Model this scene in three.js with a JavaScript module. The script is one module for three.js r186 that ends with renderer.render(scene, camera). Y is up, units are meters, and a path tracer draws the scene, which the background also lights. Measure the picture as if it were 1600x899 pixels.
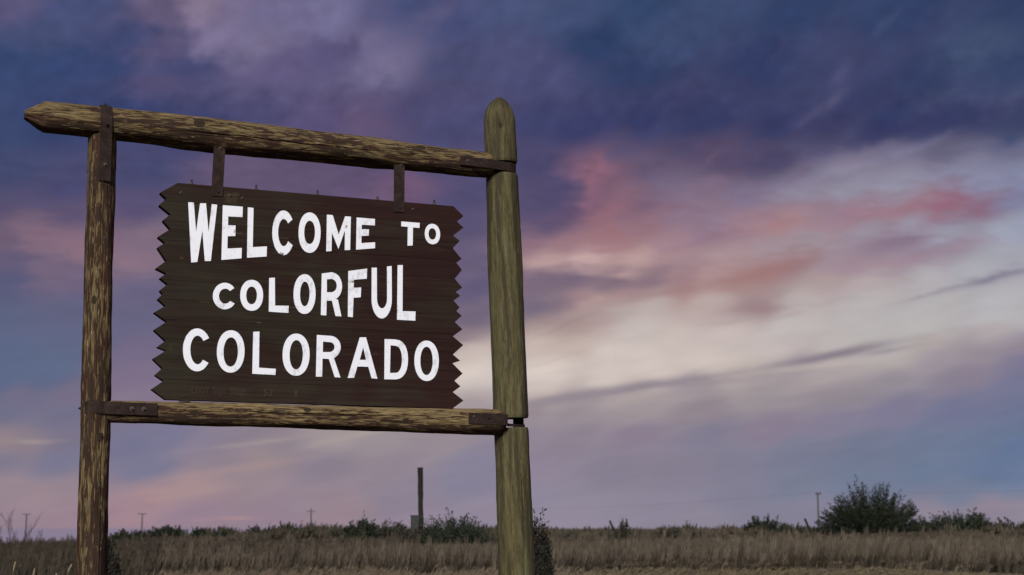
import * as THREE from 'three';
import { mergeGeometries } from 'three/addons/utils/BufferGeometryUtils.js';
import { createNoise2D, createNoise3D } from 'simplex-noise';

// ---------------------------------------------------------------- camera, exposure, sky, sun
const EYE = 1.65, PITCH = 9.54 * Math.PI / 180, EXPOSURE = 2.0;
const renderer = new THREE.WebGLRenderer({ antialias: true });
renderer.setSize(1024, 575);
renderer.toneMapping = THREE.LinearToneMapping;
renderer.toneMappingExposure = EXPOSURE;
renderer.shadowMap.enabled = true;
const scene = new THREE.Scene();
const camera = new THREE.PerspectiveCamera(22.69, 1024 / 575, 0.1, 8000);
camera.position.set(0, EYE, 0);
camera.lookAt(0, EYE + 10 * Math.tan(PITCH), -10);
camera.focus = 12.7;
camera.userData.fStop = 2.8;

function mulberry(seed) { let a = seed >>> 0; return () => { a = (a + 0x6D2B79F5) | 0; let t = Math.imul(a ^ (a >>> 15), 1 | a); t = (t + Math.imul(t ^ (t >>> 7), 61 | t)) ^ t; return ((t ^ (t >>> 14)) >>> 0) / 4294967296; }; }
const n2 = createNoise2D(mulberry(11)), n3 = createNoise3D(mulberry(23));
const clamp = (v, a = 0, b = 1) => Math.min(b, Math.max(a, v));
const smooth = (a, b, v) => { const t = clamp((v - a) / (b - a)); return t * t * (3 - 2 * t); };
const mix = (a, b, t) => a + (b - a) * t;
const lin = (c) => { c /= 255; return c <= 0.04045 ? c / 12.92 : Math.pow((c + 0.055) / 1.055, 2.4); };
const enc = (c) => clamp(c <= 0.0031308 ? 12.92 * c : 1.055 * Math.pow(c, 1 / 2.4) - 0.055) * 255;

// tones of the evening sky: azimuth, elevation in degrees, then sRGB; clouds: azimuth, elevation, half length, half width, tilt, sRGB, density
const SKY_TONES_HIGH = [
  -20.53,19.54,90,86,124,-19.03,18.41,68,78,118,-17.41,19.81,68,78,120,-15.62,18.73,62,72,115,-14.42,19.8,98,88,120,-13.17,20.14,132,118,146,-11.62,20,118,108,142,-9.81,20.12,108,104,140,
  -7.46,20.23,112,108,146,-5.34,20.31,84,84,124,-4.01,20.59,66,76,118,-2.14,20.13,66,74,116,0,20.39,72,84,124,2.68,20.37,64,78,118,5.35,20.55,50,72,110,7.98,20.21,58,74,112,
  11.89,20.23,48,66,106,15.67,19.69,50,66,106,20.52,19.43,50,66,104,-20.39,17.32,52,72,114,-18.02,17.56,52,70,114,-15.83,17.75,52,68,112,-14.74,18.44,84,80,118,-14.3,17.14,82,78,116,
  -13.08,17.96,66,70,112,-12.1,19,122,112,146,-10.55,18.85,116,108,142,-9.24,18.18,96,88,128,-7.42,18.76,86,80,120,-5.85,19.31,108,102,138,-5.05,18.34,112,106,142,-3.21,20.24,88,88,128,
  -2.66,18.39,70,74,112,-0.53,18.65,76,78,118,1.33,17.9,74,76,118,3.46,19.12,44,64,104,5.31,18.08,48,62,102,6.91,19.27,60,76,114,10.53,18.11,50,62,104,12.83,17.97,72,76,114,
  13.29,16.84,80,82,120,11.98,15.81,66,66,108,14.28,16.65,58,60,100,16.78,17.19,52,66,104,18.76,17.96,64,80,114,20.39,17.32,54,70,108,-20.25,14.96,58,72,112,-18.38,15.36,48,64,108,
  -15.5,16.08,52,64,108,-12.98,15.51,62,66,108,-10.46,15.89,74,72,112,-7.88,15.75,86,78,118,-5.8,16.07,96,82,116,-3.97,16.61,76,74,114,-2.11,15.88,72,72,112,1.32,16.14,62,66,108,
  3.17,15.87,56,62,106,5.27,16.08,54,60,104,7.88,16,56,62,104,10.45,15.64,56,60,102,12.98,15.51,60,60,98,15.48,15.59,46,56,98,17.9,15.4,50,60,100,20.25,14.96,56,70,106,
  -20.15,13.29,66,74,112,-17.77,12.98,72,72,112,-14.65,13.68,70,72,112,-10.92,14.25,100,86,116,-8.36,14.23,96,82,112,-6.29,14.42,94,80,112,-4.19,13.58,110,86,116,-2.63,14.23,84,78,116,
  -1.57,13.35,78,76,114,1.05,14.37,72,70,108,2.1,13.6,76,72,110,2.62,13.34,104,84,112,3.41,14.35,136,96,116,4.19,13.32,132,98,116,4.47,15.09,92,82,114,5.77,14.43,98,84,112,
  6.82,14.78,84,76,108,8.12,15.04,94,78,106,8.61,14.22,92,78,106,10.4,14.15,76,72,104,11.92,13.95,110,104,134,13.42,14,130,122,146,15.41,14.12,122,116,144,15.38,13.39,142,140,158,
  17.35,14.11,104,100,126,17.8,13.47,132,132,158,20.2,14.12,106,106,136,20.15,13.29,128,134,162,6.27,13.53,118,104,130,7.82,13.49,128,108,132,9.86,13.17,126,112,138,11.64,13.22,138,132,152,
  13.39,13.01,140,140,158,15.35,12.77,142,136,154,18.72,12.92,132,136,164,19.86,12.35,122,126,158,-20.07,11.85,84,78,112,-17.72,11.89,92,82,114,-15.08,12.17,88,80,116,-14.55,11.21,126,106,124,
  -20.01,10.89,112,94,116,-18.62,10.98,130,104,122,-16.94,10.59,136,108,124,-14.75,10.21,132,110,128,-18.08,9.8,116,100,124,-19.95,9.93,100,92,122,-17.34,9.1,108,98,126,-19.9,8.97,86,90,124,
  -14.69,8.97,104,98,128,-17.54,8.36,94,98,128,-19.83,7.77,90,100,130,-14.65,7.98,102,100,130,-19.76,6.57,90,104,136,-17.23,6.91,94,102,134,-14.61,7,114,104,132,-17.89,6.15,92,108,138,
  -14.56,5.76,124,110,136,-19.69,5.37,88,104,136,-18.33,5.53,90,106,138,-18.99,5.03,116,108,134,-17.13,4.96,118,108,134,-14.65,5.02,132,118,138,-19.63,4.17,110,112,138,-17.33,4.23,112,112,138,
  -19.57,3.15,148,130,134,-18.2,3.17,138,124,134,-17.28,3.26,120,114,136,-19.53,2.5,124,120,142,-17.25,2.54,118,118,144,-19.48,1.56,150,132,142,-18.09,1.09,154,134,142,-16.96,1.34,148,130,140,
  -19.41,0.26,148,128,142,-17.14,0.38,152,128,140,-14.92,3.06,116,116,144,-13.5,3.32,120,118,146,-11.8,3.34,132,124,144,-11.07,3.4,138,126,140,-9.09,3.25,140,128,138,-7.1,3.64,158,146,146,
  -5.08,3.65,150,140,144,-13.93,2.09,116,118,146,-11.77,2.48,142,128,140,-10.06,2.74,150,134,138,-7.57,2.38,136,126,140,-4.56,2.4,142,130,142,-2.54,3.41,148,136,144,-1.27,2.66,132,128,148,
  -1.77,1.65,132,128,150,-4.54,1.15,138,128,144,-13.9,1.36,166,136,138,-12.47,1.61,164,138,138,-10.03,1.63,150,132,140,-8.04,1.14,146,130,142,-14.82,0.75,160,130,140,-12.43,0.64,148,126,142,
  -9.51,0.52,146,126,142,-7.04,0.65,150,130,140];
const SKY_TONES_LOW = [
  -4.03,0.28,144,130,146,-1.52,0.65,142,132,150,-1.7,12.08,90,82,116,-1.43,10.8,102,92,122,-1.56,9.52,98,90,122,-1.42,8.25,110,100,122,-1.68,7.61,140,122,130,-1.54,6.97,194,180,170,
  -1.41,6.21,206,194,184,-1.54,5.7,196,186,178,-1.66,5.06,158,146,148,-1.53,4.17,140,130,144,1.05,12.85,82,76,112,1.57,12.08,92,80,112,2.61,12.58,96,78,110,3.66,12.57,148,104,118,
  3.91,11.67,154,110,118,5.22,12.8,124,96,118,5.47,12.03,146,110,122,7.03,12.5,136,112,132,7.79,11.97,140,118,138,0.78,11.06,140,108,124,2.08,11.31,156,118,126,4.16,11.16,160,120,124,
  6.49,11.25,158,126,138,8.54,11.45,146,118,134,9.58,12.04,156,124,136,10.84,11.87,164,126,130,12.34,11.81,156,126,136,1.04,10.55,182,150,148,3.12,10.66,190,160,156,4.93,10.64,184,154,150,
  6.73,10.73,164,134,140,8.53,10.82,168,142,146,10.31,11.01,158,140,148,11.83,11.33,156,144,152,13.85,12.24,152,118,134,14.07,11.48,148,142,156,15.78,11.64,150,148,164,17.44,11.18,148,150,166,
  19.1,11.19,152,158,174,20.04,11.37,146,154,176,17.26,12.24,148,98,118,15.81,12.25,156,112,124,18.68,12.07,134,98,120,14.58,12,154,118,130,12.86,12.29,146,122,140,0.78,9.78,118,102,122,
  2.07,9.78,122,104,122,3.88,9.63,126,106,122,5.43,9.74,138,114,126,1.03,8.76,116,104,124,2.07,8.88,122,106,124,2.59,9.13,160,130,132,3.36,9,176,148,142,4.65,9.37,164,132,132,
  6.71,9.72,158,126,132,8.51,10.06,168,136,136,10.53,10.12,160,122,120,11.29,10.35,150,116,120,9.01,9.66,164,128,126,7.22,9.2,164,128,124,12.78,10.29,154,136,146,14.53,10.84,142,122,140,
  15.27,10.93,138,118,138,16.46,10.62,142,128,146,17.66,10.67,148,130,146,19.05,10.35,156,158,168,13.52,10.14,156,132,144,15.23,10.19,156,138,148,12.26,9.56,170,150,148,13.98,9.5,172,160,160,
  16.17,9.65,170,168,170,18.08,9.8,164,166,172,1.55,8.12,158,136,134,2.58,7.99,164,142,138,1.29,7.48,190,174,164,3.61,8.49,170,150,146,4.65,8.73,172,160,156,5.93,8.84,178,166,160,
  7.72,8.94,180,166,160,9.73,8.59,156,132,134,11.49,8.84,176,168,164,13.95,8.75,176,172,170,16.37,8.66,172,170,170,18.94,8.29,172,172,174,2.57,7.09,186,170,160,3.6,6.83,202,190,182,
  5.15,7.96,188,178,172,6.42,7.44,192,180,172,8.95,7.64,190,178,172,11.46,7.84,182,176,172,13.9,7.51,178,174,172,16.32,7.68,176,174,172,18.65,7.34,172,164,164,19.83,7.77,172,170,172,
  1.28,6.21,208,196,186,3.33,5.94,204,192,182,5.13,6.69,200,188,180,5.63,5.92,204,190,180,7.67,6.66,196,184,176,8.91,6.01,190,178,168,10.19,6.99,186,176,172,12.67,7.05,182,176,172,
  15.09,6.98,176,172,170,16.29,7.06,168,158,154,11.66,6.38,160,148,150,12.64,6.31,174,164,160,15.07,6.49,172,164,160,16.73,6.44,152,144,152,18.15,6.51,146,136,146,19.77,6.69,140,130,146,
  19.74,6.09,122,118,146,1.02,5.39,196,182,174,2.56,5.39,176,164,160,0.77,4.68,146,134,140,2.55,4.68,146,136,142,5.11,5.42,166,154,152,7.14,5.65,158,148,150,7.62,4.64,144,132,140,
  10.15,5.86,168,158,156,10.14,5.23,150,142,146,12.62,5.81,162,152,152,12.59,5.07,142,134,142,15.04,5.75,146,138,146,17.4,5.68,136,126,144,19.69,5.37,116,118,148,5.1,4.66,156,146,148,
  0.76,3.67,140,130,144,2.54,3.41,138,128,142,5.08,3.65,136,124,142,7.6,3.64,128,124,144,10.1,3.86,134,122,142,12.56,4.07,130,124,146,14.98,4.52,124,120,146,17.34,4.47,112,116,146,
  19.64,4.41,106,116,146,1.27,2.4,140,130,148,3.8,2.15,132,126,144,6.32,2.14,132,126,144,8.82,2.63,126,124,144,11.29,2.85,118,122,144,13.73,3.07,112,120,144,16.11,3.28,108,120,146,
  18.44,3.24,104,120,148,19.56,2.98,96,116,150,1.26,1.15,140,134,152,3.79,0.9,140,134,150,6.29,0.9,136,130,148,8.79,1.14,128,126,146,11.25,1.62,118,124,146,13.69,2.09,110,122,146,
  16.06,2.07,106,122,148,18.37,2.04,98,118,150,19.49,1.79,100,122,154,17.19,1.34,112,124,148,19.46,1.2,116,126,150,15.99,0.63,138,130,146,18.31,0.85,142,130,146,19.44,0.85,146,134,146,
  11.22,0.64,132,128,148,7.53,0.27,138,132,148,2.52,0.4,144,136,152];
const SKY_CLOUDS = [
  12.81,17.49,8.32,2.522,4,46,58,98,0.55,7.36,16.02,4.54,1.513,8,50,58,100,0.4,17.42,15.32,4.29,0.757,8,50,56,98,0.5,3.28,13.72,1.56,0.429,72,150,100,118,0.55,8.16,14.74,0.3,0.151,60,122,96,112,0.3,
  6.16,14.24,1.13,0.353,20,108,92,120,0.4,13.31,17.45,0.76,0.303,65,86,88,126,0.5,13.02,16.37,0.86,0.252,35,92,92,128,0.6,12.12,15.93,1.01,0.177,32,88,86,122,0.5,15.41,19.47,0.66,0.177,50,72,82,118,0.5,
  11.06,18.58,0.76,0.252,60,74,76,112,0.35,18.77,18.08,1.77,0.757,15,70,86,118,0.4,8.95,17.2,0.66,0.303,55,68,72,110,0.3,16.4,14.5,1.77,0.227,14,128,126,154,0.55,13.93,14.26,1.51,0.202,16,126,116,140,0.5,
  18.52,13.61,2.02,0.252,10,112,112,140,0.35,17.26,12.24,2.52,0.454,3,148,102,120,0.45,14.08,11.93,1.77,0.202,14,156,116,128,0.4,17.61,11.58,0.66,0.252,-15,128,110,132,0.5,10.33,11.84,2.27,0.303,10,164,122,126,0.35,
  8.03,11.51,1.77,0.202,20,138,108,126,0.4,15.27,10.93,1.39,0.303,8,132,112,136,0.5,15.72,10.31,3.03,0.227,9,156,128,142,0.5,10.03,10.01,1.89,0.378,16,158,114,112,0.55,6.71,9.34,2.77,0.252,10,154,118,118,0.5,
  18.65,9.38,2.14,0.202,11,120,114,136,0.85,16.14,8.86,1.13,0.101,16,140,130,142,0.7,9.73,8.54,1.06,0.303,-4,154,126,130,0.6,11.23,8.39,0.76,0.126,8,160,138,138,0.4,9.22,8.07,1.51,0.076,6,162,146,144,0.45,
  12.23,8.74,0.76,0.076,4,164,154,154,0.4,12.65,6.68,2.77,0.177,9,138,128,136,0.85,14.84,6.79,1.13,0.088,6,140,132,140,0.8,10.17,6.31,1.77,0.126,8,156,146,148,0.55,9.91,6.07,3.78,0.126,3,158,146,148,0.7,
  4.86,5.58,4.29,0.177,8,142,132,140,0.85,8.4,5.69,3.03,0.202,2,144,132,140,0.6,2.05,5.14,1.77,0.151,6,140,128,138,0.7,6.12,5.21,2.52,0.076,2,176,164,158,0.6,11.65,6.28,2.02,0.076,5,182,172,166,0.5,
  2.59,9.77,1.89,0.252,0,112,98,120,0.5,4.92,9.65,1.13,0.177,-4,122,102,122,0.5,1.29,8.76,1.26,0.429,4,112,102,124,0.4,1.82,10.49,1.77,0.151,4,196,166,160,0.4,3.36,9,1.01,0.126,12,180,150,146,0.5,
  2.58,8.11,1.77,0.101,20,146,126,126,0.4,1.8,6.71,1.77,0.076,18,180,162,152,0.35,5.45,10.76,1.51,0.101,-3,176,142,142,0.3,-18.21,3.24,1.26,0.088,4,164,148,142,0.8,-10.08,3.31,2.27,0.101,8,164,150,146,0.75,
  -6.09,3.7,1.51,0.126,14,176,160,152,0.7,-11.27,2.24,3.28,0.177,10,166,140,138,0.6,-13.18,1.46,2.27,0.177,6,168,138,138,0.4,-11.21,0.37,1.21,0.063,2,186,142,138,0.7,-19.03,1.63,1.01,0.076,4,160,140,140,0.4,
  18.08,0.76,2.52,0.076,3,156,138,146,0.4,15.75,0.48,2.02,0.076,2,148,134,148,0.4,-17.19,10.95,2.27,0.353,-14,142,110,124,0.3,-15.48,10.3,2.02,0.177,-12,148,116,128,0.3,-18.65,11.59,1.51,0.202,-10,128,104,120,0.3,
  -17.11,9.36,1.26,0.404,-10,122,102,124,0.3,-14.63,18.82,0.25,1.009,75,96,88,124,0.25,-5.04,18.21,0.55,0.631,30,124,114,146,0.35,-2.94,20.24,0.45,0.227,20,98,94,132,0.35,1.59,17.9,1.01,0.202,35,86,86,124,0.3,
  0.93,18.65,0.61,0.151,50,86,88,126,0.3,-13.42,20.07,1.01,0.404,-20,140,124,148,0.4,-10.29,18.74,1.51,0.656,40,122,112,142,0.25,-14.24,18.6,0.35,0.656,65,98,88,122,0.4,10.16,14.46,2.52,0.404,4,74,68,102,0.75,
  7.84,14.04,1.51,0.252,8,96,84,110,0.5,15.33,15.16,3.78,0.378,11,54,56,98,0.7,18.61,15.22,2.52,0.656,10,56,62,100,0.6,13.17,13.86,1.77,0.303,4,142,138,156,0.6,17.08,13.37,3.03,0.252,4,138,140,166,0.5,
  17.84,14.2,1.77,0.202,14,100,100,130,0.5,1.78,13.22,0.86,0.858,20,74,70,110,0.5,2.73,10.74,1.77,0.151,2,198,168,162,0.45,4.86,14.63,1.01,0.454,-10,106,94,120,0.4,11.36,13.8,0.35,0.303,-60,112,92,118,0.5,
  2.18,6.25,2.02,0.063,10,186,172,162,0.4,3.98,6.9,0.86,0.063,62,188,176,168,0.35,8.71,8.03,1.77,0.076,4,170,154,150,0.4,18.86,6.84,2.27,0.252,6,148,138,146,0.5,13.33,5.3,4.04,0.252,10,142,134,142,0.3,
  15.87,3.04,5.04,0.353,6,106,118,146,0.25,7.16,6.36,3.78,0.303,9,198,186,178,0.55,5.11,5.52,4.29,0.126,9,138,128,138,0.8,9.41,5.9,3.28,0.113,4,146,136,142,0.7,12.41,6.66,2.52,0.139,9,130,120,134,0.8,
  11.4,6.16,3.03,0.113,6,186,174,166,0.55,7.39,5.3,3.03,0.227,3,144,134,142,0.5,6.12,5.01,3.03,0.101,3,164,152,150,0.4,2.05,4.98,2.27,0.151,5,138,128,138,0.5];

{
  const W = 4096, H = 2048, D = Math.PI / 180, SATURATION = 0.9, TINT = [1.01, 0.99, 1.015];
  const tones = [];
  for (const list of [SKY_TONES_HIGH, SKY_TONES_LOW]) for (let i = 0; i < list.length; i += 5) tones.push([list[i], list[i + 1], lin(list[i + 2]), lin(list[i + 3]), lin(list[i + 4])]);
  const clouds = [];
  for (let i = 0; i < SKY_CLOUDS.length; i += 9) { const c = SKY_CLOUDS.slice(i, i + 9); clouds.push({ az: c[0], el: c[1], a: c[2], b: c[3], cs: Math.cos(c[4] * D), sn: Math.sin(c[4] * D), rgb: [lin(c[5]), lin(c[6]), lin(c[7])], d: c[8] }); }
  const usual = (el) => {                                            // the same evening sky where the list says nothing
    const stops = [[-5, 138, 128, 146], [4, 132, 124, 146], [9, 126, 112, 136], [14, 92, 84, 120], [20, 64, 70, 112], [40, 54, 66, 108], [90, 50, 62, 104]];
    let k = 0; while (k < stops.length - 2 && el > stops[k + 1][0]) k++;
    const t = clamp((el - stops[k][0]) / (stops[k + 1][0] - stops[k][0]));
    return [1, 2, 3].map((c) => lin(mix(stops[k][c], stops[k + 1][c], t)));
  };
  const A0 = -36, A1 = 36, E0 = -3, E1 = 36, ST = 0.3, NX = Math.round((A1 - A0) / ST) + 1, NY = Math.round((E1 - E0) / ST) + 1;
  const grid = new Float32Array(NX * NY * 3);
  const T = Math.tan(10 * D);
  for (let j = 0; j < NY; j++) for (let i = 0; i < NX; i++) {
    const az = A0 + i * ST, el = E0 + j * ST, edge = (1 - smooth(27, 36, Math.abs(az))) * (1 - smooth(26, 36, el)), u = usual(el);
    let w = 0.0012, r = u[0] * w, g = u[1] * w, b = u[2] * w;
    for (const t of tones) {
      const dx = az - t[0], dy = (el - t[1]) - dx * T, d2 = dx * dx / 3.6 + dy * dy + 0.09, k = edge / (d2 * d2);
      w += k; r += k * t[2]; g += k * t[3]; b += k * t[4];
    }
    const o = (j * NX + i) * 3; grid[o] = r / w; grid[o + 1] = g / w; grid[o + 2] = b / w;
  }
  const data = new Float32Array(W * H * 4), out = [0, 0, 0];
  const below = usual(0);
  for (let row = 0; row < H; row++) {
    const up = ((row + 0.5) / H - 0.5) * Math.PI, y = Math.sin(up), cy = Math.cos(up), el0 = up / D;
    if (el0 < -3) { for (let col = 0; col < W; col++) { const o = (row * W + col) * 4; for (let c = 0; c < 3; c++) data[o + c] = below[c] / EXPOSURE; data[o + 3] = 1; } continue; }
    const base = usual(el0);
    for (let col = 0; col < W; col++) {
      const a = ((col + 0.5) / W - 0.5) * 2 * Math.PI, x = Math.cos(a) * cy, z = Math.sin(a) * cy, az0 = Math.atan2(x, -z) / D, o = (row * W + col) * 4;
      // wind-drawn billows: the tones are bent by noise at four sizes
      const calm = smooth(16, 7, el0) , yy = (y - (Math.abs(az0) < 60 ? x * 0.17 : 0)) * mix(1.5, 2.6, calm), hx = mix(1, 0.5, calm);
      const w1 = n3(x * 9 * hx, yy * 9, z * 9 * hx), w2 = n3(x * 22 * hx + 7, yy * 22, z * 22 * hx), w3 = n3(x * 52 * hx, yy * 52 + 3, z * 52 * hx), w4 = n3(x * 130 * hx, yy * 130, z * 130 * hx + 5), w5 = n3(x * 300 * hx, yy * 300, z * 300 * hx + 5);
      const far = smooth(26, 40, Math.abs(az0)) + smooth(22, 34, el0);
      const soft = mix(0.35, 1, smooth(5, 12, el0));
      const az = az0 + (0.3 * w1 + 0.3 * w2 + 0.2 * w3 * soft + 0.08 * w4) * (1 + far), el = el0 + (0.14 * w2 + 0.13 * w3 + 0.06 * w4 * soft + 0.02 * w5 + 0.08 * n3(x * 13 + 40, yy * 13, z * 13)) * soft * (1 + far);
      if (az > A0 && az < A1 && el > E0 && el < E1) {
        const fx = clamp((az - A0) / ST, 0, NX - 1.001), fy = clamp((el - E0) / ST, 0, NY - 1.001), i = fx | 0, j = fy | 0, tx = fx - i, ty = fy - j, q = (j * NX + i) * 3;
        for (let c = 0; c < 3; c++) out[c] = mix(mix(grid[q + c], grid[q + 3 + c], tx), mix(grid[q + NX * 3 + c], grid[q + NX * 3 + 3 + c], tx), ty);
      } else { const m = el > el0 - 2 ? usual(el) : base; out[0] = m[0]; out[1] = m[1]; out[2] = m[2]; }
      // mauve cloud drifting through the rest of the sky as it does through the part in view
      const rest = clamp(far);
      if (rest > 0) { const k = rest * smooth(0.0, 0.9, 0.5 + 0.6 * w1 + 0.3 * w2 + 0.12 * w3) * 0.5; out[0] = mix(out[0], 0.16, k); out[1] = mix(out[1], 0.125, k); out[2] = mix(out[2], 0.22, k); }
      if (Math.abs(az0) < 30 && el0 < 24) for (const c of clouds) {
        const dx = az - c.az, dy = el - c.el;
        if (Math.abs(dx) > c.a * 1.7 + 0.5 || Math.abs(dy) > c.a * 1.7 + 0.5) continue;
        const px = (dx * c.cs + dy * c.sn) / c.a, py = (-dx * c.sn + dy * c.cs) / c.b;
        const rough = 0.16 * w3 + 0.12 * w4 + 0.06 * w5, d = px * px * (0.7 + 0.3 * Math.abs(px)) + py * py;
        if (d > 2.6) continue;
        const k = c.d * Math.exp(-1.6 * d * (1 + rough)) * clamp(1 + 1.2 * rough);
        for (let m = 0; m < 3; m++) out[m] = mix(out[m], c.rgb[m], k);
      }
      const grainy = 1 + mix(0.08, 0.028, calm) * w3 + mix(0.04, 0.012, calm) * w4 + mix(0.012, 0.004, calm) * w5 + mix(0.05, 0.025, calm) * w2;
      const grey = 0.25 * out[0] + 0.6 * out[1] + 0.15 * out[2];
      for (let c = 0; c < 3; c++) data[o + c] = mix(grey, out[c], SATURATION) * TINT[c] * (1 + 0.1 * smooth(0.15, 0.45, grey)) * grainy / EXPOSURE;
      data[o + 3] = 1;
    }
  }
  const sky = new THREE.DataTexture(data, W, H, THREE.RGBAFormat, THREE.FloatType);
  sky.mapping = THREE.EquirectangularReflectionMapping;
  sky.magFilter = sky.minFilter = THREE.LinearFilter;
  sky.needsUpdate = true;
  scene.background = sky;
  scene.environment = sky;
}
const sun = new THREE.DirectionalLight(0xfffaf5, 2.05);
sun.position.set(-8, 36, 42);
sun.target.position.set(-1, 2, -13);
sun.castShadow = true;
sun.shadow.radius = 34;
sun.shadow.mapSize.set(2048, 2048);
Object.assign(sun.shadow.camera, { left: -60, right: 60, top: 60, bottom: -60, near: 1, far: 260 });
scene.add(sun, sun.target);

// ---------------------------------------------------------------- helpers
const used = {};
function numbered(name) { const k = used[name] = (used[name] ?? -1) + 1; return k ? name + '_' + String(k).padStart(3, '0') : name; }
function tag(o, label, category, group, kind) { o.userData = { label }; if (category) o.userData.category = category; if (group) o.userData.group = group; if (kind) o.userData.kind = kind; return o; }
function thing(name, x, y, z, turn = 0) { const g = new THREE.Group(); g.name = numbered(name); g.position.set(x, y, z); g.rotation.y = turn; scene.add(g); return g; }
function part(name, geometry, material, parent) { const m = new THREE.Mesh(geometry, material); m.name = name; m.castShadow = m.receiveShadow = true; parent.add(m); return m; }
// where the line of sight of a point measured in the photograph (1600 pixels wide) is at a horizontal distance
function sight(px, py, dist) {
  const dx = (px - 800) / 2241, dy = -(py - 449.5) / 2241, c = Math.cos(PITCH), s = Math.sin(PITCH), v = new THREE.Vector3(dx, dy * c + s, dy * s - c);
  return v.multiplyScalar(dist / Math.hypot(v.x, v.z)).add(new THREE.Vector3(0, EYE, 0));
}
function table(stops, v) { if (v <= stops[0][0]) return stops[0][1]; for (let i = 1; i < stops.length; i++) if (v <= stops[i][0]) return mix(stops[i - 1][1], stops[i][1], (v - stops[i - 1][0]) / (stops[i][0] - stops[i - 1][0])); return stops[stops.length - 1][1]; }
const smoothTable = (stops, v) => { for (let i = 1; i < stops.length; i++) if (v <= stops[i][0]) return mix(stops[i - 1][1], stops[i][1], smooth(stops[i - 1][0], stops[i][0], v)); return stops[stops.length - 1][1]; };
function dataTexture(w, h, fill, srgb = true) {
  const d = new Uint8Array(w * h * 4), c = [0, 0, 0];
  for (let j = 0; j < h; j++) for (let i = 0; i < w; i++) { fill((i + 0.5) / w, (j + 0.5) / h, c); const o = (j * w + i) * 4; d[o] = c[0]; d[o + 1] = c[1]; d[o + 2] = c[2]; d[o + 3] = 255; }
  const t = new THREE.DataTexture(d, w, h); t.magFilter = THREE.LinearFilter; t.minFilter = THREE.LinearMipmapLinearFilter; t.generateMipmaps = true; t.wrapS = t.wrapT = THREE.RepeatWrapping;
  if (srgb) t.colorSpace = THREE.SRGBColorSpace; t.needsUpdate = true; return t;
}

// ---------------------------------------------------------------- ground
const RISE = [[-60, 0], [-22, 0], [-19.4, 0.06], [-17.6, 0.17], [-16, 0.31], [-14.6, 0.43], [-13, 0.56], [-9.9, 0.6], [-5, 0.68], [8, 0.72], [15, 0.84], [20, 0.76], [40, 0.7], [70, 0]];
function heightAt(x, z) {
  const d = Math.hypot(x, z), az = Math.atan2(x, -z) * 180 / Math.PI;
  let h = table(RISE, az) * smooth(52, 95, d);
  if (d > 104) h -= (d - 104) * 0.0115 * (1 - smooth(-15, -8, az)) * (1 - smooth(60, 100, -az)) * smooth(104, 150, d);
  h += 0.13 * n2(x * 0.07, z * 0.03 + 8) * smooth(72, 96, d) * smooth(-18, -13, az) * (1 - smooth(150, 260, d));
  h += 0.05 * n2(x * 0.09, z * 0.09) * smooth(20, 50, d) * (1 - smooth(110, 200, d));
  return h;
}
{
  const rings = [0, 3, 6, 9, 12, 15, 20, 25, 30, 36, 42, 48, 54, 60, 66, 72, 78, 84, 90, 96, 102, 110, 120, 135, 150, 175, 200, 240, 300, 400, 550, 800, 1200, 2000, 3500], NA = 240;
  const pos = [], uv = [], index = [];
  for (const r of rings) for (let k = 0; k <= NA; k++) { const a = k / NA * 2 * Math.PI, x = r * Math.sin(a), z = -r * Math.cos(a); pos.push(x, heightAt(x, z), z); uv.push(x / 9, z / 9); }
  for (let i = 0; i < rings.length - 1; i++) for (let k = 0; k < NA; k++) { const a = i * (NA + 1) + k, b = a + NA + 1; if (i) index.push(a, a + 1, b + 1); index.push(a, b + 1, b); }
  const g = new THREE.BufferGeometry();
  g.setAttribute('position', new THREE.Float32BufferAttribute(pos, 3)); g.setAttribute('uv', new THREE.Float32BufferAttribute(uv, 2)); g.setIndex(index); g.computeVertexNormals();
  const map = dataTexture(1024, 1024, (u, v, c) => {
    const x = Math.cos(u * 2 * Math.PI), y = Math.sin(u * 2 * Math.PI), p = Math.cos(v * 2 * Math.PI), q = Math.sin(v * 2 * Math.PI);
    const a = 0.5 + 0.3 * n3(x * 1.5 + p, y * 1.5 + q, p * 1.3 - q) + 0.25 * n3(x * 6 + p * 3, y * 6, q * 6 - p * 2), b = n2(u * 260, v * 260) * 0.5 + n2(u * 610, v * 610) * 0.4;
    const t = clamp(a + 0.5 * b);
    c[0] = enc(mix(0.035, 0.12, t)); c[1] = enc(mix(0.03, 0.095, t)); c[2] = enc(mix(0.018, 0.055, t));
  });
  const m = part('ground', g, new THREE.MeshStandardMaterial({ map, roughness: 1 }), scene);
  tag(m, 'dry mown verge rising gently to a field of tall grass', null, null, 'structure');
}

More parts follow.
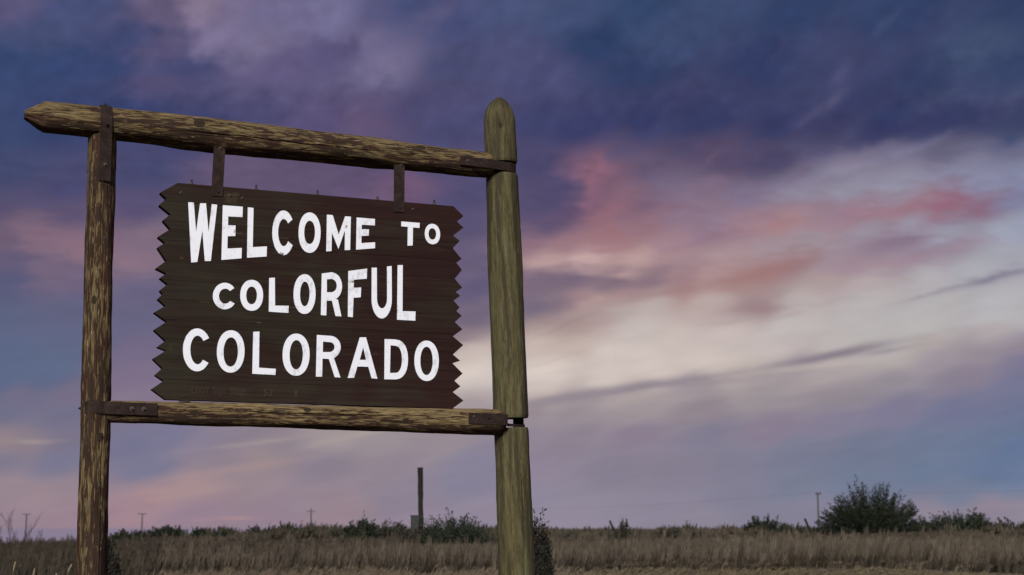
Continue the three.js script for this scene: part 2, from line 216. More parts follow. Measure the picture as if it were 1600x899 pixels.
// ---------------------------------------------------------------- grass (nobody could count it)
function tuftGeometry(rnd, blades, spread, width, heads, lean, splay = 0.35) {
  const pos = [], idx = [], nor = [], col = [];
  for (let k = 0; k < blades; k++) {
    const bx = (rnd() - 0.5) * spread * 2, bz = (rnd() - 0.5) * spread * 2, h = 0.55 + 0.45 * Math.pow(rnd(), 0.7), a = rnd() * 6.283, w = width * (0.6 + 0.8 * rnd());
    const lx = lean * (0.5 + rnd()) + (rnd() - 0.5) * splay, lz = (rnd() - 0.5) * splay, cx = Math.cos(a) * w / 2, cz = Math.sin(a) * w / 2, tone = 0.75 + 0.5 * rnd();
    const start = pos.length / 3, seg = [0, 0.45, 0.8, 1];
    for (const s of seg) {
      const t = s === 1 ? 0.12 : 1 - 0.5 * s, x = bx + lx * h * s * s, z = bz + lz * h * s * s, y = h * s * (1 - 0.08 * s);
      pos.push(x - cx * t, y, z - cz * t, x + cx * t, y, z + cz * t); nor.push(-cz / w * 2, 0.35, cx / w * 2, -cz / w * 2, 0.35, cx / w * 2);
      for (let q = 0; q < 2; q++) col.push(tone, tone, tone * (0.95 + 0.1 * rnd()));
    }
    for (let s = 0; s < 3; s++) { const b = start + s * 2; idx.push(b, b + 1, b + 3, b, b + 3, b + 2); }
    if (rnd() < heads) {
      const b = pos.length / 3, x = bx + lx * h, y = h * 0.92, z = bz + lz * h, r = width * (0.8 + rnd() * 0.8), hl = 0.1 + rnd() * 0.12, tn = tone * 1.25;
      pos.push(x - r, y - hl * 0.3, z, x + r, y - hl * 0.3, z, x + lx * hl, y + hl, z + lz * hl, x, y - hl * 0.9, z, x, y - hl * 0.3, z - r, x, y - hl * 0.3, z + r);
      for (let q = 0; q < 6; q++) { nor.push(0, 0.4, 1); col.push(tn, tn * 0.97, tn); }
      idx.push(b, b + 1, b + 2, b, b + 3, b + 1, b + 4, b + 5, b + 2, b + 4, b + 3, b + 5);
    }
  }
  const g = new THREE.BufferGeometry();
  g.setAttribute('position', new THREE.Float32BufferAttribute(pos, 3)); g.setAttribute('normal', new THREE.Float32BufferAttribute(nor, 3)); g.setAttribute('color', new THREE.Float32BufferAttribute(col, 3)); g.setIndex(idx);
  return g;
}
const bladeMaterial = new THREE.MeshPhysicalMaterial({ specularIntensity: 0.4, color: 0xffffff, vertexColors: true, roughness: 0.9, side: THREE.DoubleSide });
function meadow(name, label, geometry, spots) {
  const m = new THREE.InstancedMesh(geometry, bladeMaterial, spots.length), q = new THREE.Object3D(), c = new THREE.Color();
  spots.forEach((s, i) => { q.position.set(s.x, heightAt(s.x, s.z) - 0.02, s.z); q.rotation.set(0, s.turn, 0); q.scale.set(s.w, s.h, s.w); q.updateMatrix(); m.setMatrixAt(i, q.matrix); m.setColorAt(i, c.setRGB(...s.rgb)); });
  m.name = name; m.castShadow = m.receiveShadow = true; tag(m, label, 'grass', null, 'stuff'); scene.add(m);
}
{
  const rnd = mulberry(5), stalks = [], tall = [], light = [], short = [];
  const D = Math.PI / 180;
  const scatter = (list, d0, d1, a0, a1, density, make) => {
    const n = Math.round(0.5 * (d1 * d1 - d0 * d0) * (a1 - a0) * D * density);
    for (let i = 0; i < n; i++) { const d = Math.sqrt(mix(d0 * d0, d1 * d1, rnd())), az = mix(a0, a1, rnd()), x = d * Math.sin(az * D), z = -d * Math.cos(az * D), s = make(x, z, d, az); if (s) { s.x = x; s.z = z; list.push(s); } }
  };
  const hue = (x, z, dark) => {
    const p = 0.5 + 0.5 * n2(x * 0.13, z * 0.2), q = 0.5 + 0.5 * n2(x * 0.6 + 9, z * 0.8), b = (0.75 + 0.5 * rnd()) * dark;
    return [mix(0.042, 0.062, p) * b * (0.75 + 0.5 * q), mix(0.034, 0.050, p) * b * (0.75 + 0.5 * q), mix(0.025, 0.033, p) * b * (0.8 + 0.4 * q)];
  };
  const tallSpot = (x, z, d, az) => {
    const nearEdge = mix(24, mix(49, 57, smooth(-2, 8, az)) + 2.5 * n2(x * 0.12, 3), smooth(-16.2, -13.5, az)); if (d < nearEdge) return null;
    const h = (0.5 + 0.12 * n2(x * 0.25, z * 0.25) + 0.1 * n2(x * 0.8, z * 0.8) + 0.25 * rnd()) * mix(0.9, 1, smooth(-14, -8, az)) * mix(0.62, 1, smooth(nearEdge - 1, nearEdge + 9, d + 3 * n2(x * 0.3 + 7, z * 0.2)));
    const belt = (az > -13 ? 1 : 0.78) * (0.72 + 0.5 * rnd() * rnd()) * (1.05 + 0.25 * n2(x * 0.45 + 40, z * 0.3)) * mix(1.9, 1, smooth(nearEdge, nearEdge + 10, d));  // near-edge tufts lightened in colour to offset the shade among their stems
    return { turn: (rnd() - 0.5) * 1.2, w: 0.85 + 0.3 * rnd(), h, rgb: hue(x, z, belt) };
  };
  scatter(tall, 22, 62, -24, -12, 6, tallSpot);
  scatter(tall, 46, 118, -25, 25, 5, tallSpot);
  scatter(tall, 118, 240, -12, 25, 1.0, tallSpot);
  const stalkSpot = (x, z, d, az) => {
    const q = tallSpot(x, z, d, az); if (!q || rnd() > 0.75 + 0.35 * n2(x * 0.18 + 60, z * 0.18)) return null;
    const b = (0.55 + 0.9 * rnd() * rnd() + 0.25 * rnd()) * (1 + 0.2 * n2(x * 0.35 + 12, z * 0.2)), k = az > -13.5 ? 1 : 0.7; const edge = mix(49, 57, smooth(-2, 8, az)), low = az < -14 ? 24 : edge; q.w = 0.9 + 0.5 * rnd(); q.h = mix(mix(1.0, 0.8, smooth(-4, -10, az)), 0.62, smooth(low + 7, low + 26, d)) * (0.8 + 0.3 * rnd() + 0.15 * n2(x * 0.5, z * 0.35)) + (rnd() < mix(0.05, 0.13, smooth(72, 92, d)) ? 0.1 + 0.45 * rnd() : 0); q.turn = (rnd() - 0.5) * 0.9;
    q.rgb = [0.069 * b * k, 0.0575 * b * k, 0.041 * b * k]; return q;
  };
  scatter(stalks, 24, 60, -24, -12, 6, stalkSpot);
  scatter(stalks, 46, 74, -25, 25, 11, stalkSpot);
  scatter(stalks, 74, 114, -25, 25, 6, stalkSpot);
  scatter(stalks, 114, 190, -12, 25, 2.2, stalkSpot);
  scatter(light, 40, 66, -16, 25, 6, (x, z, d, az) => {
    const k = smooth(0, 8, az) , edge = mix(53, 58, k); if (d > edge + 4 * n2(x * 0.2, 8) - 3 * rnd()) return null;
    const b = 0.85 + 0.35 * rnd();
    return { turn: (rnd() - 0.5) * 1.4, w: 0.8 + 0.3 * rnd(), h: mix(0.24 + 0.2 * rnd() + 0.1 * n2(x * 0.3, z * 0.3), 0.1 + 0.12 * rnd(), k), rgb: [mix(0.105, 0.115, k) * b, mix(0.084, 0.094, k) * b, mix(0.056, 0.054, k) * b] };
  });
  scatter(short, 7, 42, -26, 26, 9, () => { const b = 0.8 + 0.5 * rnd(); return { turn: rnd() * 6.28, w: 0.5 + 0.3 * rnd(), h: 0.09 + 0.12 * rnd(), rgb: [0.1 * b, 0.088 * b, 0.045 * b] }; });
  const brush = [];
  scatter(brush, 84, 106, -12, 25, 5, (x, z, d, az) => {
    const p = n2(x * 0.16 + 30, z * 0.1) + 0.5 * n2(x * 0.5, z * 0.4); if (p < 0.22 || az > 11.5 && az < 16.5) return null;
    const b = 0.7 + 0.6 * rnd(), o = rnd(); return { turn: (rnd() - 0.5) * 1.5, w: 1 + 0.8 * rnd(), h: 0.45 + 0.75 * Math.min(1, p) * (0.6 + 0.6 * rnd()) , rgb: [mix(0.024, 0.048, o) * b, mix(0.025, 0.038, o) * b, mix(0.016, 0.027, o) * b] };
  });
  meadow('brush', 'low dark brush and weeds along the crest of the field', tuftGeometry(mulberry(75), 16, 0.13, 0.03, 0.5, 0.06, 0.3), brush);
  meadow('tall_grass', 'dense dry brown grass covering the field behind the sign', tuftGeometry(mulberry(71), 18, 0.24, 0.024, 0.2, 0.22, 0.25), tall);
  meadow('grass_stalks', 'slender upright tan stalks with seed heads standing above the brown grass', tuftGeometry(mulberry(74), 9, 0.06, 0.013, 0.75, 0.11, 0.07), stalks);
  meadow('pale_grass', 'shorter pale straw grass in front of the tall brown grass', tuftGeometry(mulberry(72), 18, 0.24, 0.02, 0.2, 0.25), light);
  meadow('mown_grass', 'short mown grass of the verge around the sign posts', tuftGeometry(mulberry(73), 14, 0.3, 0.014, 0, 0.1), short);
}

// ---------------------------------------------------------------- timber: logs with peeling stain
function logGeometry(a, b, radiusAt, { across = new THREE.Vector3(0, 0, 1), rounds = 56, steps = 120, seed = 0, lumps = 0.008, groove, dents = [] } = {}) {
  const A = new THREE.Vector3(...a), axis = new THREE.Vector3(...b).sub(A), len = axis.length(); axis.normalize();
  const e1 = across.clone().addScaledVector(axis, -across.dot(axis)).normalize(), e2 = new THREE.Vector3().crossVectors(axis, e1);
  const turns = []; for (let k = 0; k <= rounds; k++) turns.push(k / rounds * 2 * Math.PI);
  if (groove) for (const off of [-0.09, -0.07, -0.05, -0.035, -0.02, -0.01, 0, 0.01, 0.02, 0.035, 0.05, 0.07, 0.09]) turns.push((groove.angle + off + 2 * Math.PI) % (2 * Math.PI));
  turns.sort((p, q) => p - q);
  const pos = [], uv = [], index = [], n = turns.length;
  for (let j = 0; j <= steps; j++) {
    const v = j / steps, s = v * len;
    for (const t of turns) {
      let r = radiusAt(s, t, len);
      const body = clamp(r / 0.09);
      r += body * (lumps * n3(Math.cos(t) * 0.9 + seed, Math.sin(t) * 0.9, s * 0.9) + lumps * 0.35 * n3(Math.cos(t) * 3 + seed, Math.sin(t) * 3, s * 3) + 0.0016 * n3(Math.cos(t) * 9 + seed, Math.sin(t) * 9, s * 5));
      if (groove) { let dt = t - groove.angle - 0.05 * n2(s * 2, seed); r -= groove.depth * Math.exp(-Math.pow(dt / 0.03, 2)) * smooth(groove.from, groove.from + 0.2, s) * (1 - smooth(groove.to - 0.2, groove.to, s)); }
      for (const d of dents) { const dt = Math.atan2(Math.sin(t - d.angle), Math.cos(t - d.angle)) * 0.15, ds = s - d.at; r -= d.depth * Math.exp(-(dt * dt + ds * ds * 0.6) / (d.size * d.size)); }
      const p = A.clone().addScaledVector(axis, s).addScaledVector(e1, r * Math.cos(t)).addScaledVector(e2, r * Math.sin(t));
      pos.push(p.x, p.y, p.z); uv.push(t / (2 * Math.PI), v);
    }
  }
  for (let j = 0; j < steps; j++) for (let k = 0; k < n - 1; k++) { const q = j * n + k; index.push(q, q + 1, q + n + 1, q, q + n + 1, q + n); }
  const ring0 = pos.length / 3;
  for (const [j, dir] of [[0, -1], [steps, 1]]) {
    const c = pos.length / 3, mid = A.clone().addScaledVector(axis, j / steps * len); pos.push(mid.x, mid.y, mid.z); uv.push(0.5, j / steps);
    for (let k = 0; k < n; k++) { const q = (j * n + k); pos.push(pos[q * 3], pos[q * 3 + 1], pos[q * 3 + 2]); uv.push(turns[k] / (2 * Math.PI), clamp(j / steps + 0.001 * dir)); }
    for (let k = 0; k < n - 1; k++) dir < 0 ? index.push(c, c + 2 + k, c + 1 + k) : index.push(c, c + 1 + k, c + 2 + k);
  }
  const g = new THREE.BufferGeometry();
  g.setAttribute('position', new THREE.Float32BufferAttribute(pos, 3)); g.setAttribute('uv', new THREE.Float32BufferAttribute(uv, 2)); g.setIndex(index); g.computeVertexNormals();
  const N = g.attributes.normal;
  for (let j = 0; j <= steps; j++) { const p = j * n, q = p + n - 1, v = new THREE.Vector3(N.getX(p) + N.getX(q), N.getY(p) + N.getY(q), N.getZ(p) + N.getZ(q)).normalize(); N.setXYZ(p, v.x, v.y, v.z); N.setXYZ(q, v.x, v.y, v.z); }
  return g;
}
// colour and relief of one log: u round it, v along it. peel: brown stain flaking off weathered wood; top: paler upper side, partly painted shading
function logMaterial(len, style, seed) {
  const W = 512, H = len > 2 ? 2048 : 1024, height = new Float32Array(W * H);
  let n = 0;
  const map = dataTexture(W, H, (u, v, c) => {
    const t = u * 2 * Math.PI, x = Math.cos(t), y = Math.sin(t), s = v * len + seed * 17;
    const g1 = n3(x * 1.5 + seed, y * 1.5, s * 1.1), bend = 0.25 * n3(x * 2, y * 2 + seed, s * 3.5), g2 = n3(x * 3.1 + seed + bend, y * 3.1 - bend, s * 2.6), g3 = n3(x * 7.5 + seed + bend * 2, y * 7.5 + bend * 2, s * 6), g4 = n3(x * 24, y * 24 + seed, s * 16), fine = n3(x * 55, y * 55, s * 5 + seed), line = n3(x * 22 + 3, y * 22, s * 1.4 + seed);
    let r, g, b, h;
    if (style.peel !== undefined) {
      const wornAndShade = style.peel + 0.42 * n3(x * 0.8 + 90, y * 0.8 + seed, s * 0.9) + 0.28 * g1 + 0.54 * g2 + 0.56 * g3 + 0.24 * g4 + 0.05 * line + (style.top ?? 0) * x;  // upper side paler: part weathering, part shading painted into the colour
      const k = smooth(-0.04, 0.06, wornAndShade), k2 = smooth(0.45, 0.75, wornAndShade + 0.2 * fine), wood = 0.88 + 0.22 * fine + 0.1 * line + 0.2 * g3 + 0.12 * g4;
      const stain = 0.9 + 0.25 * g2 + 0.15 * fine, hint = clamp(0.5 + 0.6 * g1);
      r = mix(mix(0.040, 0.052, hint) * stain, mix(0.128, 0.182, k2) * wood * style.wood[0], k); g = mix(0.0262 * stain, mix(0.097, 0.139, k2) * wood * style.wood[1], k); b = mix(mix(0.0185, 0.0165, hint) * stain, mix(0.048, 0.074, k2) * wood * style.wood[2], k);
      for (const [ka, ks, kr] of style.knots ?? []) { const dt = Math.atan2(Math.sin(t - ka), Math.cos(t - ka)) * 0.13, dd = Math.hypot(dt, (v * len - ks) * 0.75) / kr, m = smooth(1.1, 0.8, dd + 0.15 * g4), rim = 0.55 + 0.3 * Math.cos(dd * 14); r = mix(r, 0.06 * rim, m); g = mix(g, 0.043 * rim, m); b = mix(b, 0.026 * rim, m); }
      const chip = smooth(0.74, 0.8, n3(x * 5 + 31 + seed, y * 5, s * 4) * 0.8 + 0.25 * g4) * 0.8; r = mix(r, 0.30, chip); g = mix(g, 0.25, chip); b = mix(b, 0.15, chip);
      const crackk = smooth(0.80, 0.9, 1 - Math.abs(n3(x * 3.2 + 60 + seed, y * 3.2, s * 0.55)) * 2.2 - 0.12 * Math.abs(g4)) * smooth(0, 0.4, g2 + 0.2); r *= 1 - 0.6 * crackk; g *= 1 - 0.6 * crackk; b *= 1 - 0.6 * crackk;
      h = 0.5 + 0.18 * (1 - k) + 0.12 * fine * k + 0.1 * line - 0.4 * crackk + 0.1 * g4;
    } else {
      const wood = 0.88 + 0.16 * g1 + 0.18 * g2 + 0.2 * g3 + 0.2 * g4 + 0.16 * fine + 0.14 * line, moss = clamp(0.5 + 0.5 * g1 + 0.3 * g3);
      r = mix(0.112, 0.090, moss) * wood; g = mix(0.094, 0.086, moss) * wood; b = mix(0.044, 0.041, moss) * wood;
      const streak = smooth(-0.02, 0.5, 0.8 * n3(x * 2.4 + 5 + seed, y * 2.4, s * 0.8) + 0.35 * g3 + 0.25 * g4 + (style.stain ? style.stain(t, v * len) : 0)); r = mix(r, 0.040, streak * 0.8); g = mix(g, 0.033, streak * 0.8); b = mix(b, 0.020, streak * 0.8);  // the stain term also carries a side band of painted facet shading
      const pale = smooth(0.55, 0.75, n3(x * 7 + 9, y * 7 + seed, s * 2.6) + 0.3 * g4); r = mix(r, 0.15, pale * 0.5); g = mix(g, 0.124, pale * 0.5); b = mix(b, 0.064, pale * 0.5);
      const knot = style.knot ? smooth(1, 0.35, Math.hypot((t - style.knot[0]) * 0.15 / 0.022, (v * len - style.knot[1]) / 0.035) + 0.25 * g4) : 0; r = mix(r, 0.03, knot); g = mix(g, 0.022, knot); b = mix(b, 0.014, knot);
      h = 0.5 + 0.18 * fine + 0.2 * line + 0.12 * g4;
    }
    height[n++] = h;
    c[0] = enc(r); c[1] = enc(g); c[2] = enc(b);
  });
  n = 0;
  const bumpMap = dataTexture(W, H, (u, v, c) => { c[0] = c[1] = c[2] = clamp(height[n++]) * 255; }, false);
  return new THREE.MeshPhysicalMaterial({ specularIntensity: 0.22, map, bumpMap, bumpScale: 0.006, roughness: 0.88 });
}
const steelTexture = dataTexture(512, 512, (u, v, c) => {
  const a = n2(u * 9, v * 9), b = n2(u * 40, v * 40), d = n2(u * 140, v * 140), rust = smooth(0.35, 0.8, n2(u * 14 + 50, v * 14) + 0.4 * b), k = 0.9 + 0.2 * a + 0.14 * b + 0.12 * d;
  c[0] = enc(mix(0.027, 0.04, rust) * k); c[1] = enc(mix(0.018, 0.024, rust) * k); c[2] = enc(mix(0.0155, 0.016, rust) * k);
});
const steel = new THREE.MeshPhysicalMaterial({ specularIntensity: 0.22, map: steelTexture, roughness: 0.85, metalness: 0.0, bumpMap: steelTexture, bumpScale: 0.0012 });
const rodSteel = new THREE.MeshStandardMaterial({ color: new THREE.Color().setRGB(0.02, 0.017, 0.015), roughness: 0.7, metalness: 0.2 });
const galvanised = new THREE.MeshStandardMaterial({ color: new THREE.Color().setRGB(0.062, 0.05, 0.04), roughness: 0.7, metalness: 0.2 });
// a flat bar bent along a line of points, its width along the vector given
function barGeometry(points, wide, width, thick) {
  const P = points.map((p) => new THREE.Vector3(...p)), w = new THREE.Vector3(...wide).normalize(), rings = [], pos = [], uv = [];
  let run = 0;
  P.forEach((p, i) => {
    const t = new THREE.Vector3(); if (i) t.add(P[i].clone().sub(P[i - 1]).normalize()); if (i < P.length - 1) t.add(P[i + 1].clone().sub(P[i]).normalize()); t.normalize();
    const nn = new THREE.Vector3().crossVectors(w, t).normalize(), cut = i && i < P.length - 1 ? 1 / Math.max(0.5, Math.abs(t.dot(P[i + 1].clone().sub(P[i]).normalize()))) : 1;
    if (i) run += P[i].distanceTo(P[i - 1]);
    const c = [[-1, -1], [1, -1], [1, 1], [-1, 1]].map(([a, b]) => p.clone().addScaledVector(w, a * width / 2).addScaledVector(nn, b * thick * cut / 2)); c.run = run; rings.push(c);
  });
  const quad = (a, b, c, d, u) => { for (const [q, k] of [[a, 0], [b, 1], [c, 2], [a, 0], [c, 2], [d, 3]]) { pos.push(q.x, q.y, q.z); uv.push(...u[k]); } };
  for (let i = 0; i < rings.length - 1; i++) for (let k = 0; k < 4; k++) { const m = (k + 1) % 4, r0 = rings[i].run, r1 = rings[i + 1].run, a = k * 0.1, b = a + 0.1; quad(rings[i][k], rings[i][m], rings[i + 1][m], rings[i + 1][k], [[a, r0], [b, r0], [b, r1], [a, r1]]); }
  for (const [r, f] of [[rings[0], true], [rings[rings.length - 1], false]]) { const q = f ? [r[3], r[2], r[1], r[0]] : r; quad(...q, [[0, 0], [0.1, 0], [0.1, 0.01], [0, 0.01]]); }
  const g = new THREE.BufferGeometry(); g.setAttribute('position', new THREE.Float32BufferAttribute(pos, 3)); g.setAttribute('uv', new THREE.Float32BufferAttribute(uv, 2)); g.computeVertexNormals(); return g;
}
// hexagonal head, washer and the end of the thread, standing out along +z
const boltGeometry = (() => {
  const a = new THREE.CylinderGeometry(0.019, 0.019, 0.004, 20), b = new THREE.CylinderGeometry(0.0105, 0.012, 0.012, 6), c = new THREE.CylinderGeometry(0.005, 0.0055, 0.012, 10);
  a.translate(0, 0.002, 0); b.translate(0, 0.009, 0); c.translate(0, 0.02, 0);
  const g = mergeGeometries([a, b, c]); g.rotateX(Math.PI / 2); return g;
})();
function bolt(parent, x, y, z, material = steel, turn = 0, size = 1) { const b = part('bolt', boltGeometry, material, parent); b.position.set(x, y, z); b.rotation.y = turn; b.scale.setScalar(size); return b; }

// ---------------------------------------------------------------- the timber frame: x along the beams, y up, z towards the road
const SIGN_TURN = 21.2 * Math.PI / 180, SIGN_AT = [(155 - 800) / 2272 * 12, 0, -12];
{
  const f = thing('timber_sign_frame', ...SIGN_AT, SIGN_TURN);
  tag(f, 'weathered log frame of two posts and two beams carrying the brown welcome board', 'sign frame');
  const UP = new THREE.Vector3(0, 1, 0), FRONT = new THREE.Vector3(0, 0, 1);
  // posts
  const slender = part('post', logGeometry([-0.01, -0.35, 0], [-0.132, 5.03, 0], (s) => table([[0, 0.126], [1.6, 0.122], [3, 0.119], [4.2, 0.116], [5.1, 0.114], [5.4, 0.112]], s), { across: FRONT, steps: 200, seed: 1, lumps: 0.009, groove: { angle: 0.45, depth: 0.014, from: 0.9, to: 3.2 } }), logMaterial(5.4, { peel: -0.2, wood: [0.95, 0.93, 0.88], knots: [[0.3, 2.75, 0.035], [5.9, 3.9, 0.03], [0.2, 1.9, 0.03]] }, 1), f);
  slender.userData.label = 'slender post with dark brown stain peeling off pale wood';
  const post = new THREE.Group(); post.name = 'post'; f.add(post); post.userData.label = 'stout greenish post sawn through at two notches';
  const px = (y) => mix(3.765, 3.53, y / 5.73), pz = -0.03;
  const stoutR = (y) => table([[0, 0.168], [1.3, 0.166], [2.6, 0.1625], [4.2, 0.162], [5, 0.154], [5.4, 0.152]], y);
  const seg = (y0, y1, fn, extra, style, seed) => part('post_segment', logGeometry([px(y0), y0, pz], [px(y1), y1, pz], fn, { across: FRONT, seed, lumps: 0.006, rounds: 72, ...extra }), logMaterial(y1 - y0, style, seed), post);
  const trim = (fn, y0, y1) => (s, t, len) => fn(y0 + s) - 0.007 * (1 - smooth(0, 0.02, s)) - 0.007 * smooth(len - 0.02, len, s);
  const leftStain = (t, s) => 0;
  seg(-0.4, 2.568, trim(stoutR, -0.4, 2.568), { steps: 130, groove: { angle: 0.12, depth: 0.016, from: 0.7, to: 2.75 } }, { stain: (t, s) => 0.5 * Math.exp(-Math.pow((t - 5.15) / 0.25, 2)) * smooth(2.3, 2.9, s) + 0.55 * Math.exp(-Math.pow((t - 0.75) / 0.35, 2)) * smooth(1.3, 2.6, s) }, 4);  // left edge brown stain; right-hand band is facet shading painted as colour
  seg(2.658, 4.974, trim(stoutR, 2.658, 4.974), { steps: 110, groove: { angle: 0.55, depth: 0.006, from: 0.4, to: 1.7 } }, { stain: (t, s) => 0.9 * Math.exp(-Math.pow((t - 5.0) / 0.22, 2)) * smooth(1.5, 2.2, s) + 0.6 * Math.exp(-Math.pow((t - 0.6) / 0.3, 2)) }, 5);  // brown stain on the left edge, painted facet shading down the right side
  seg(5.088, 5.735, (s, t, len) => { const y = 5.088 + s, e = clamp((y - 5.47) / 0.265); return (stoutR(y) + 0.001) * (1 - 0.68 * Math.pow(e, 2.3)) - 0.007 * (1 - smooth(0, 0.02, s)) - 0.02 * smooth(5.68, 5.735, y); }, { steps: 60, dents: [{ angle: 5.98, at: 0.33, depth: 0.018, size: 0.03 }] }, { knot: [5.98, 0.33], stain: (t, s) => 0.25 + 0.5 * smooth(0.5, 0.62, s) }, 6);
  const darkWood = new THREE.MeshPhysicalMaterial({ specularIntensity: 0.22, map: steelTexture, color: 0xb8b0a8, roughness: 0.9 });
  part('core', logGeometry([px(4.97) - 0.012, 4.97, pz], [px(5.08) - 0.012, 5.08, pz], () => 0.108, { across: FRONT, steps: 4, rounds: 40, lumps: 0.003 }), darkWood, post);
  part('core', logGeometry([px(2.56) + 0.072, 2.55, pz], [px(2.66) + 0.072, 2.67, pz], () => 0.05, { across: FRONT, steps: 4, rounds: 32, lumps: 0.002 }), darkWood, post);
  // beams
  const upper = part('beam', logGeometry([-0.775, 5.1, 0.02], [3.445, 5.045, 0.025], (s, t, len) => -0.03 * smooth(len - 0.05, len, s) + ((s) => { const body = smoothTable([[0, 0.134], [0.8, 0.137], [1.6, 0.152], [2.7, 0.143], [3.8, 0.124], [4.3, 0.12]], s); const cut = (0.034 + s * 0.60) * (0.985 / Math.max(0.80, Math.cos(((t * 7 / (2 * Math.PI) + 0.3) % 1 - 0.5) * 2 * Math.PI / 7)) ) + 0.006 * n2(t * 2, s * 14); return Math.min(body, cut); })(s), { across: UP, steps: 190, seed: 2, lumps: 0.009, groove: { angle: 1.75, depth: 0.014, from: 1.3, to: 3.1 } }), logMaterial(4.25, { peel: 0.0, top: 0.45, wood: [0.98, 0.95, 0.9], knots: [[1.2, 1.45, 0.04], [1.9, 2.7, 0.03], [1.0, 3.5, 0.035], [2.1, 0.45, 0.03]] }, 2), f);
  upper.userData.label = 'thick upper beam with a pencil-pointed end';
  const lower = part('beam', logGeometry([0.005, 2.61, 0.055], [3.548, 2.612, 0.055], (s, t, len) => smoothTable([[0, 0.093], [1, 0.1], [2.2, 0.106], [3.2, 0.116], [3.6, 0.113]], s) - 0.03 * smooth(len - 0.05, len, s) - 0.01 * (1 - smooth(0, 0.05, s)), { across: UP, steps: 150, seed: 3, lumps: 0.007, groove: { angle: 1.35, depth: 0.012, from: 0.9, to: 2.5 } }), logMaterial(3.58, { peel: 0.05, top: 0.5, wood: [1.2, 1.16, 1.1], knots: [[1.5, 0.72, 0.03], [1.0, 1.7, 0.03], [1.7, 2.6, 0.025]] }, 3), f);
  lower.userData.label = 'lower beam with peeling stain under the board';
  // steel straps
  const xs = -0.12;
  const s1 = part('strap', barGeometry([[xs + 0.015, 4.56, 0.121], [xs + 0.012, 4.86, 0.123], [xs + 0.01, 4.93, 0.132], [xs + 0.008, 4.98, 0.152], [xs + 0.006, 5.05, 0.166], [xs + 0.005, 5.1, 0.168], [xs + 0.003, 5.16, 0.148], [xs + 0.002, 5.205, 0.11], [xs, 5.235, 0.06], [xs, 5.243, 0.02], [xs, 5.23, -0.05], [xs, 5.17, -0.1], [xs, 5.06, -0.125], [xs, 4.6, -0.13]], [1, 0, 0], 0.098, 0.008), steel, f);
  bolt(s1, xs + 0.015, 4.7, 0.126, galvanised, 0, 0.8); bolt(s1, xs + 0.01, 5.04, 0.168);
  { const b = bolt(s1, xs, 5.243, 0.03); b.rotation.x = -Math.PI / 2; }
  const wrap = (cx, cz, r, a0, a1, n, y) => Array.from({ length: n + 1 }, (_, i) => { const a = mix(a0, a1, i / n); return [cx + r * Math.cos(a), y, cz + r * Math.sin(a)]; });
  const lx = -0.062;
  const s2 = part('strap', barGeometry([[0.41, 2.632, 0.158], [0.2, 2.632, 0.158], [0.08, 2.634, 0.156], [0.02, 2.635, 0.145], ...wrap(lx, 0, 0.127, 1.2, 4.2, 16, 2.637)], [0, 1, 0], 0.102, 0.008), steel, f);
  bolt(s2, 0.295, 2.632, 0.161, galvanised); bolt(s2, 0.2, 2.632, 0.161, galvanised); bolt(s2, lx - 0.13, 2.635, 0.0, steel, -Math.PI / 2);
  const s3 = part('strap', barGeometry([[3.08, 5.032, 0.155], [3.25, 5.03, 0.153], [3.36, 5.028, 0.152], [3.42, 5.028, 0.14], [3.48, 5.027, 0.122], ...wrap(px(5.03), pz, 0.134, 1.5, -1.6, 18, 5.03)], [0, 1, 0], 0.084, 0.008), steel, f);
  bolt(s3, 3.15, 5.032, 0.158, galvanised, 0, 0.8);
  const s4 = part('strap', barGeometry([[3.165, 2.634, 0.176], [3.35, 2.631, 0.177], [3.52, 2.629, 0.176], [3.545, 2.629, 0.168]], [0, 1, 0], 0.1, 0.008), steel, f);
  bolt(s4, 3.215, 2.648, 0.181, galvanised, 0, 0.7); bolt(s4, 3.36, 2.64, 0.181, steel, 0, 0.8);
  part('strap', barGeometry([[3.525, 2.592, 0.166], [3.55, 2.591, 0.13], [3.6, 2.591, 0.05], ...wrap(px(2.6) + 0.072, pz, 0.056, 1.5, -1.6, 10, 2.59)], [0, 1, 0], 0.026, 0.008), steel, f);
}

// ---------------------------------------------------------------- the board
const BOARD_TOP = 1.875, BOARD_BOTTOM = -0.007;
const TEETH_WEST = [-1.237,1.875,-1.384,1.776,-1.328,1.727,-1.388,1.666,-1.289,1.592,-1.354,1.535,-1.285,1.462,-1.388,1.386,-1.325,1.338,-1.387,1.294,-1.309,1.183,-1.394,1.111,-1.304,1.071,-1.357,1.03,-1.29,0.98,-1.353,0.923,-1.327,0.894,-1.37,0.85,-1.3,0.792,-1.393,0.73,-1.284,0.657,-1.389,0.581,-1.288,0.492,-1.357,0.436,-1.281,0.409,-1.393,0.331,-1.305,0.257,-1.364,0.198,-1.291,0.15,-1.389,0.077,-1.268,-0.007];
const TEETH_EAST = [1.286,1.875,1.386,1.788,1.321,1.731,1.386,1.679,1.285,1.596,1.35,1.55,1.282,1.477,1.368,1.381,1.318,1.342,1.374,1.278,1.302,1.193,1.377,1.112,1.315,1.067,1.358,1.034,1.294,0.987,1.354,0.926,1.322,0.891,1.376,0.85,1.308,0.788,1.381,0.724,1.289,0.654,1.39,0.578,1.291,0.487,1.362,0.433,1.288,0.406,1.386,0.316,1.308,0.247,1.366,0.197,1.293,0.143,1.396,0.069,1.291,-0.007];
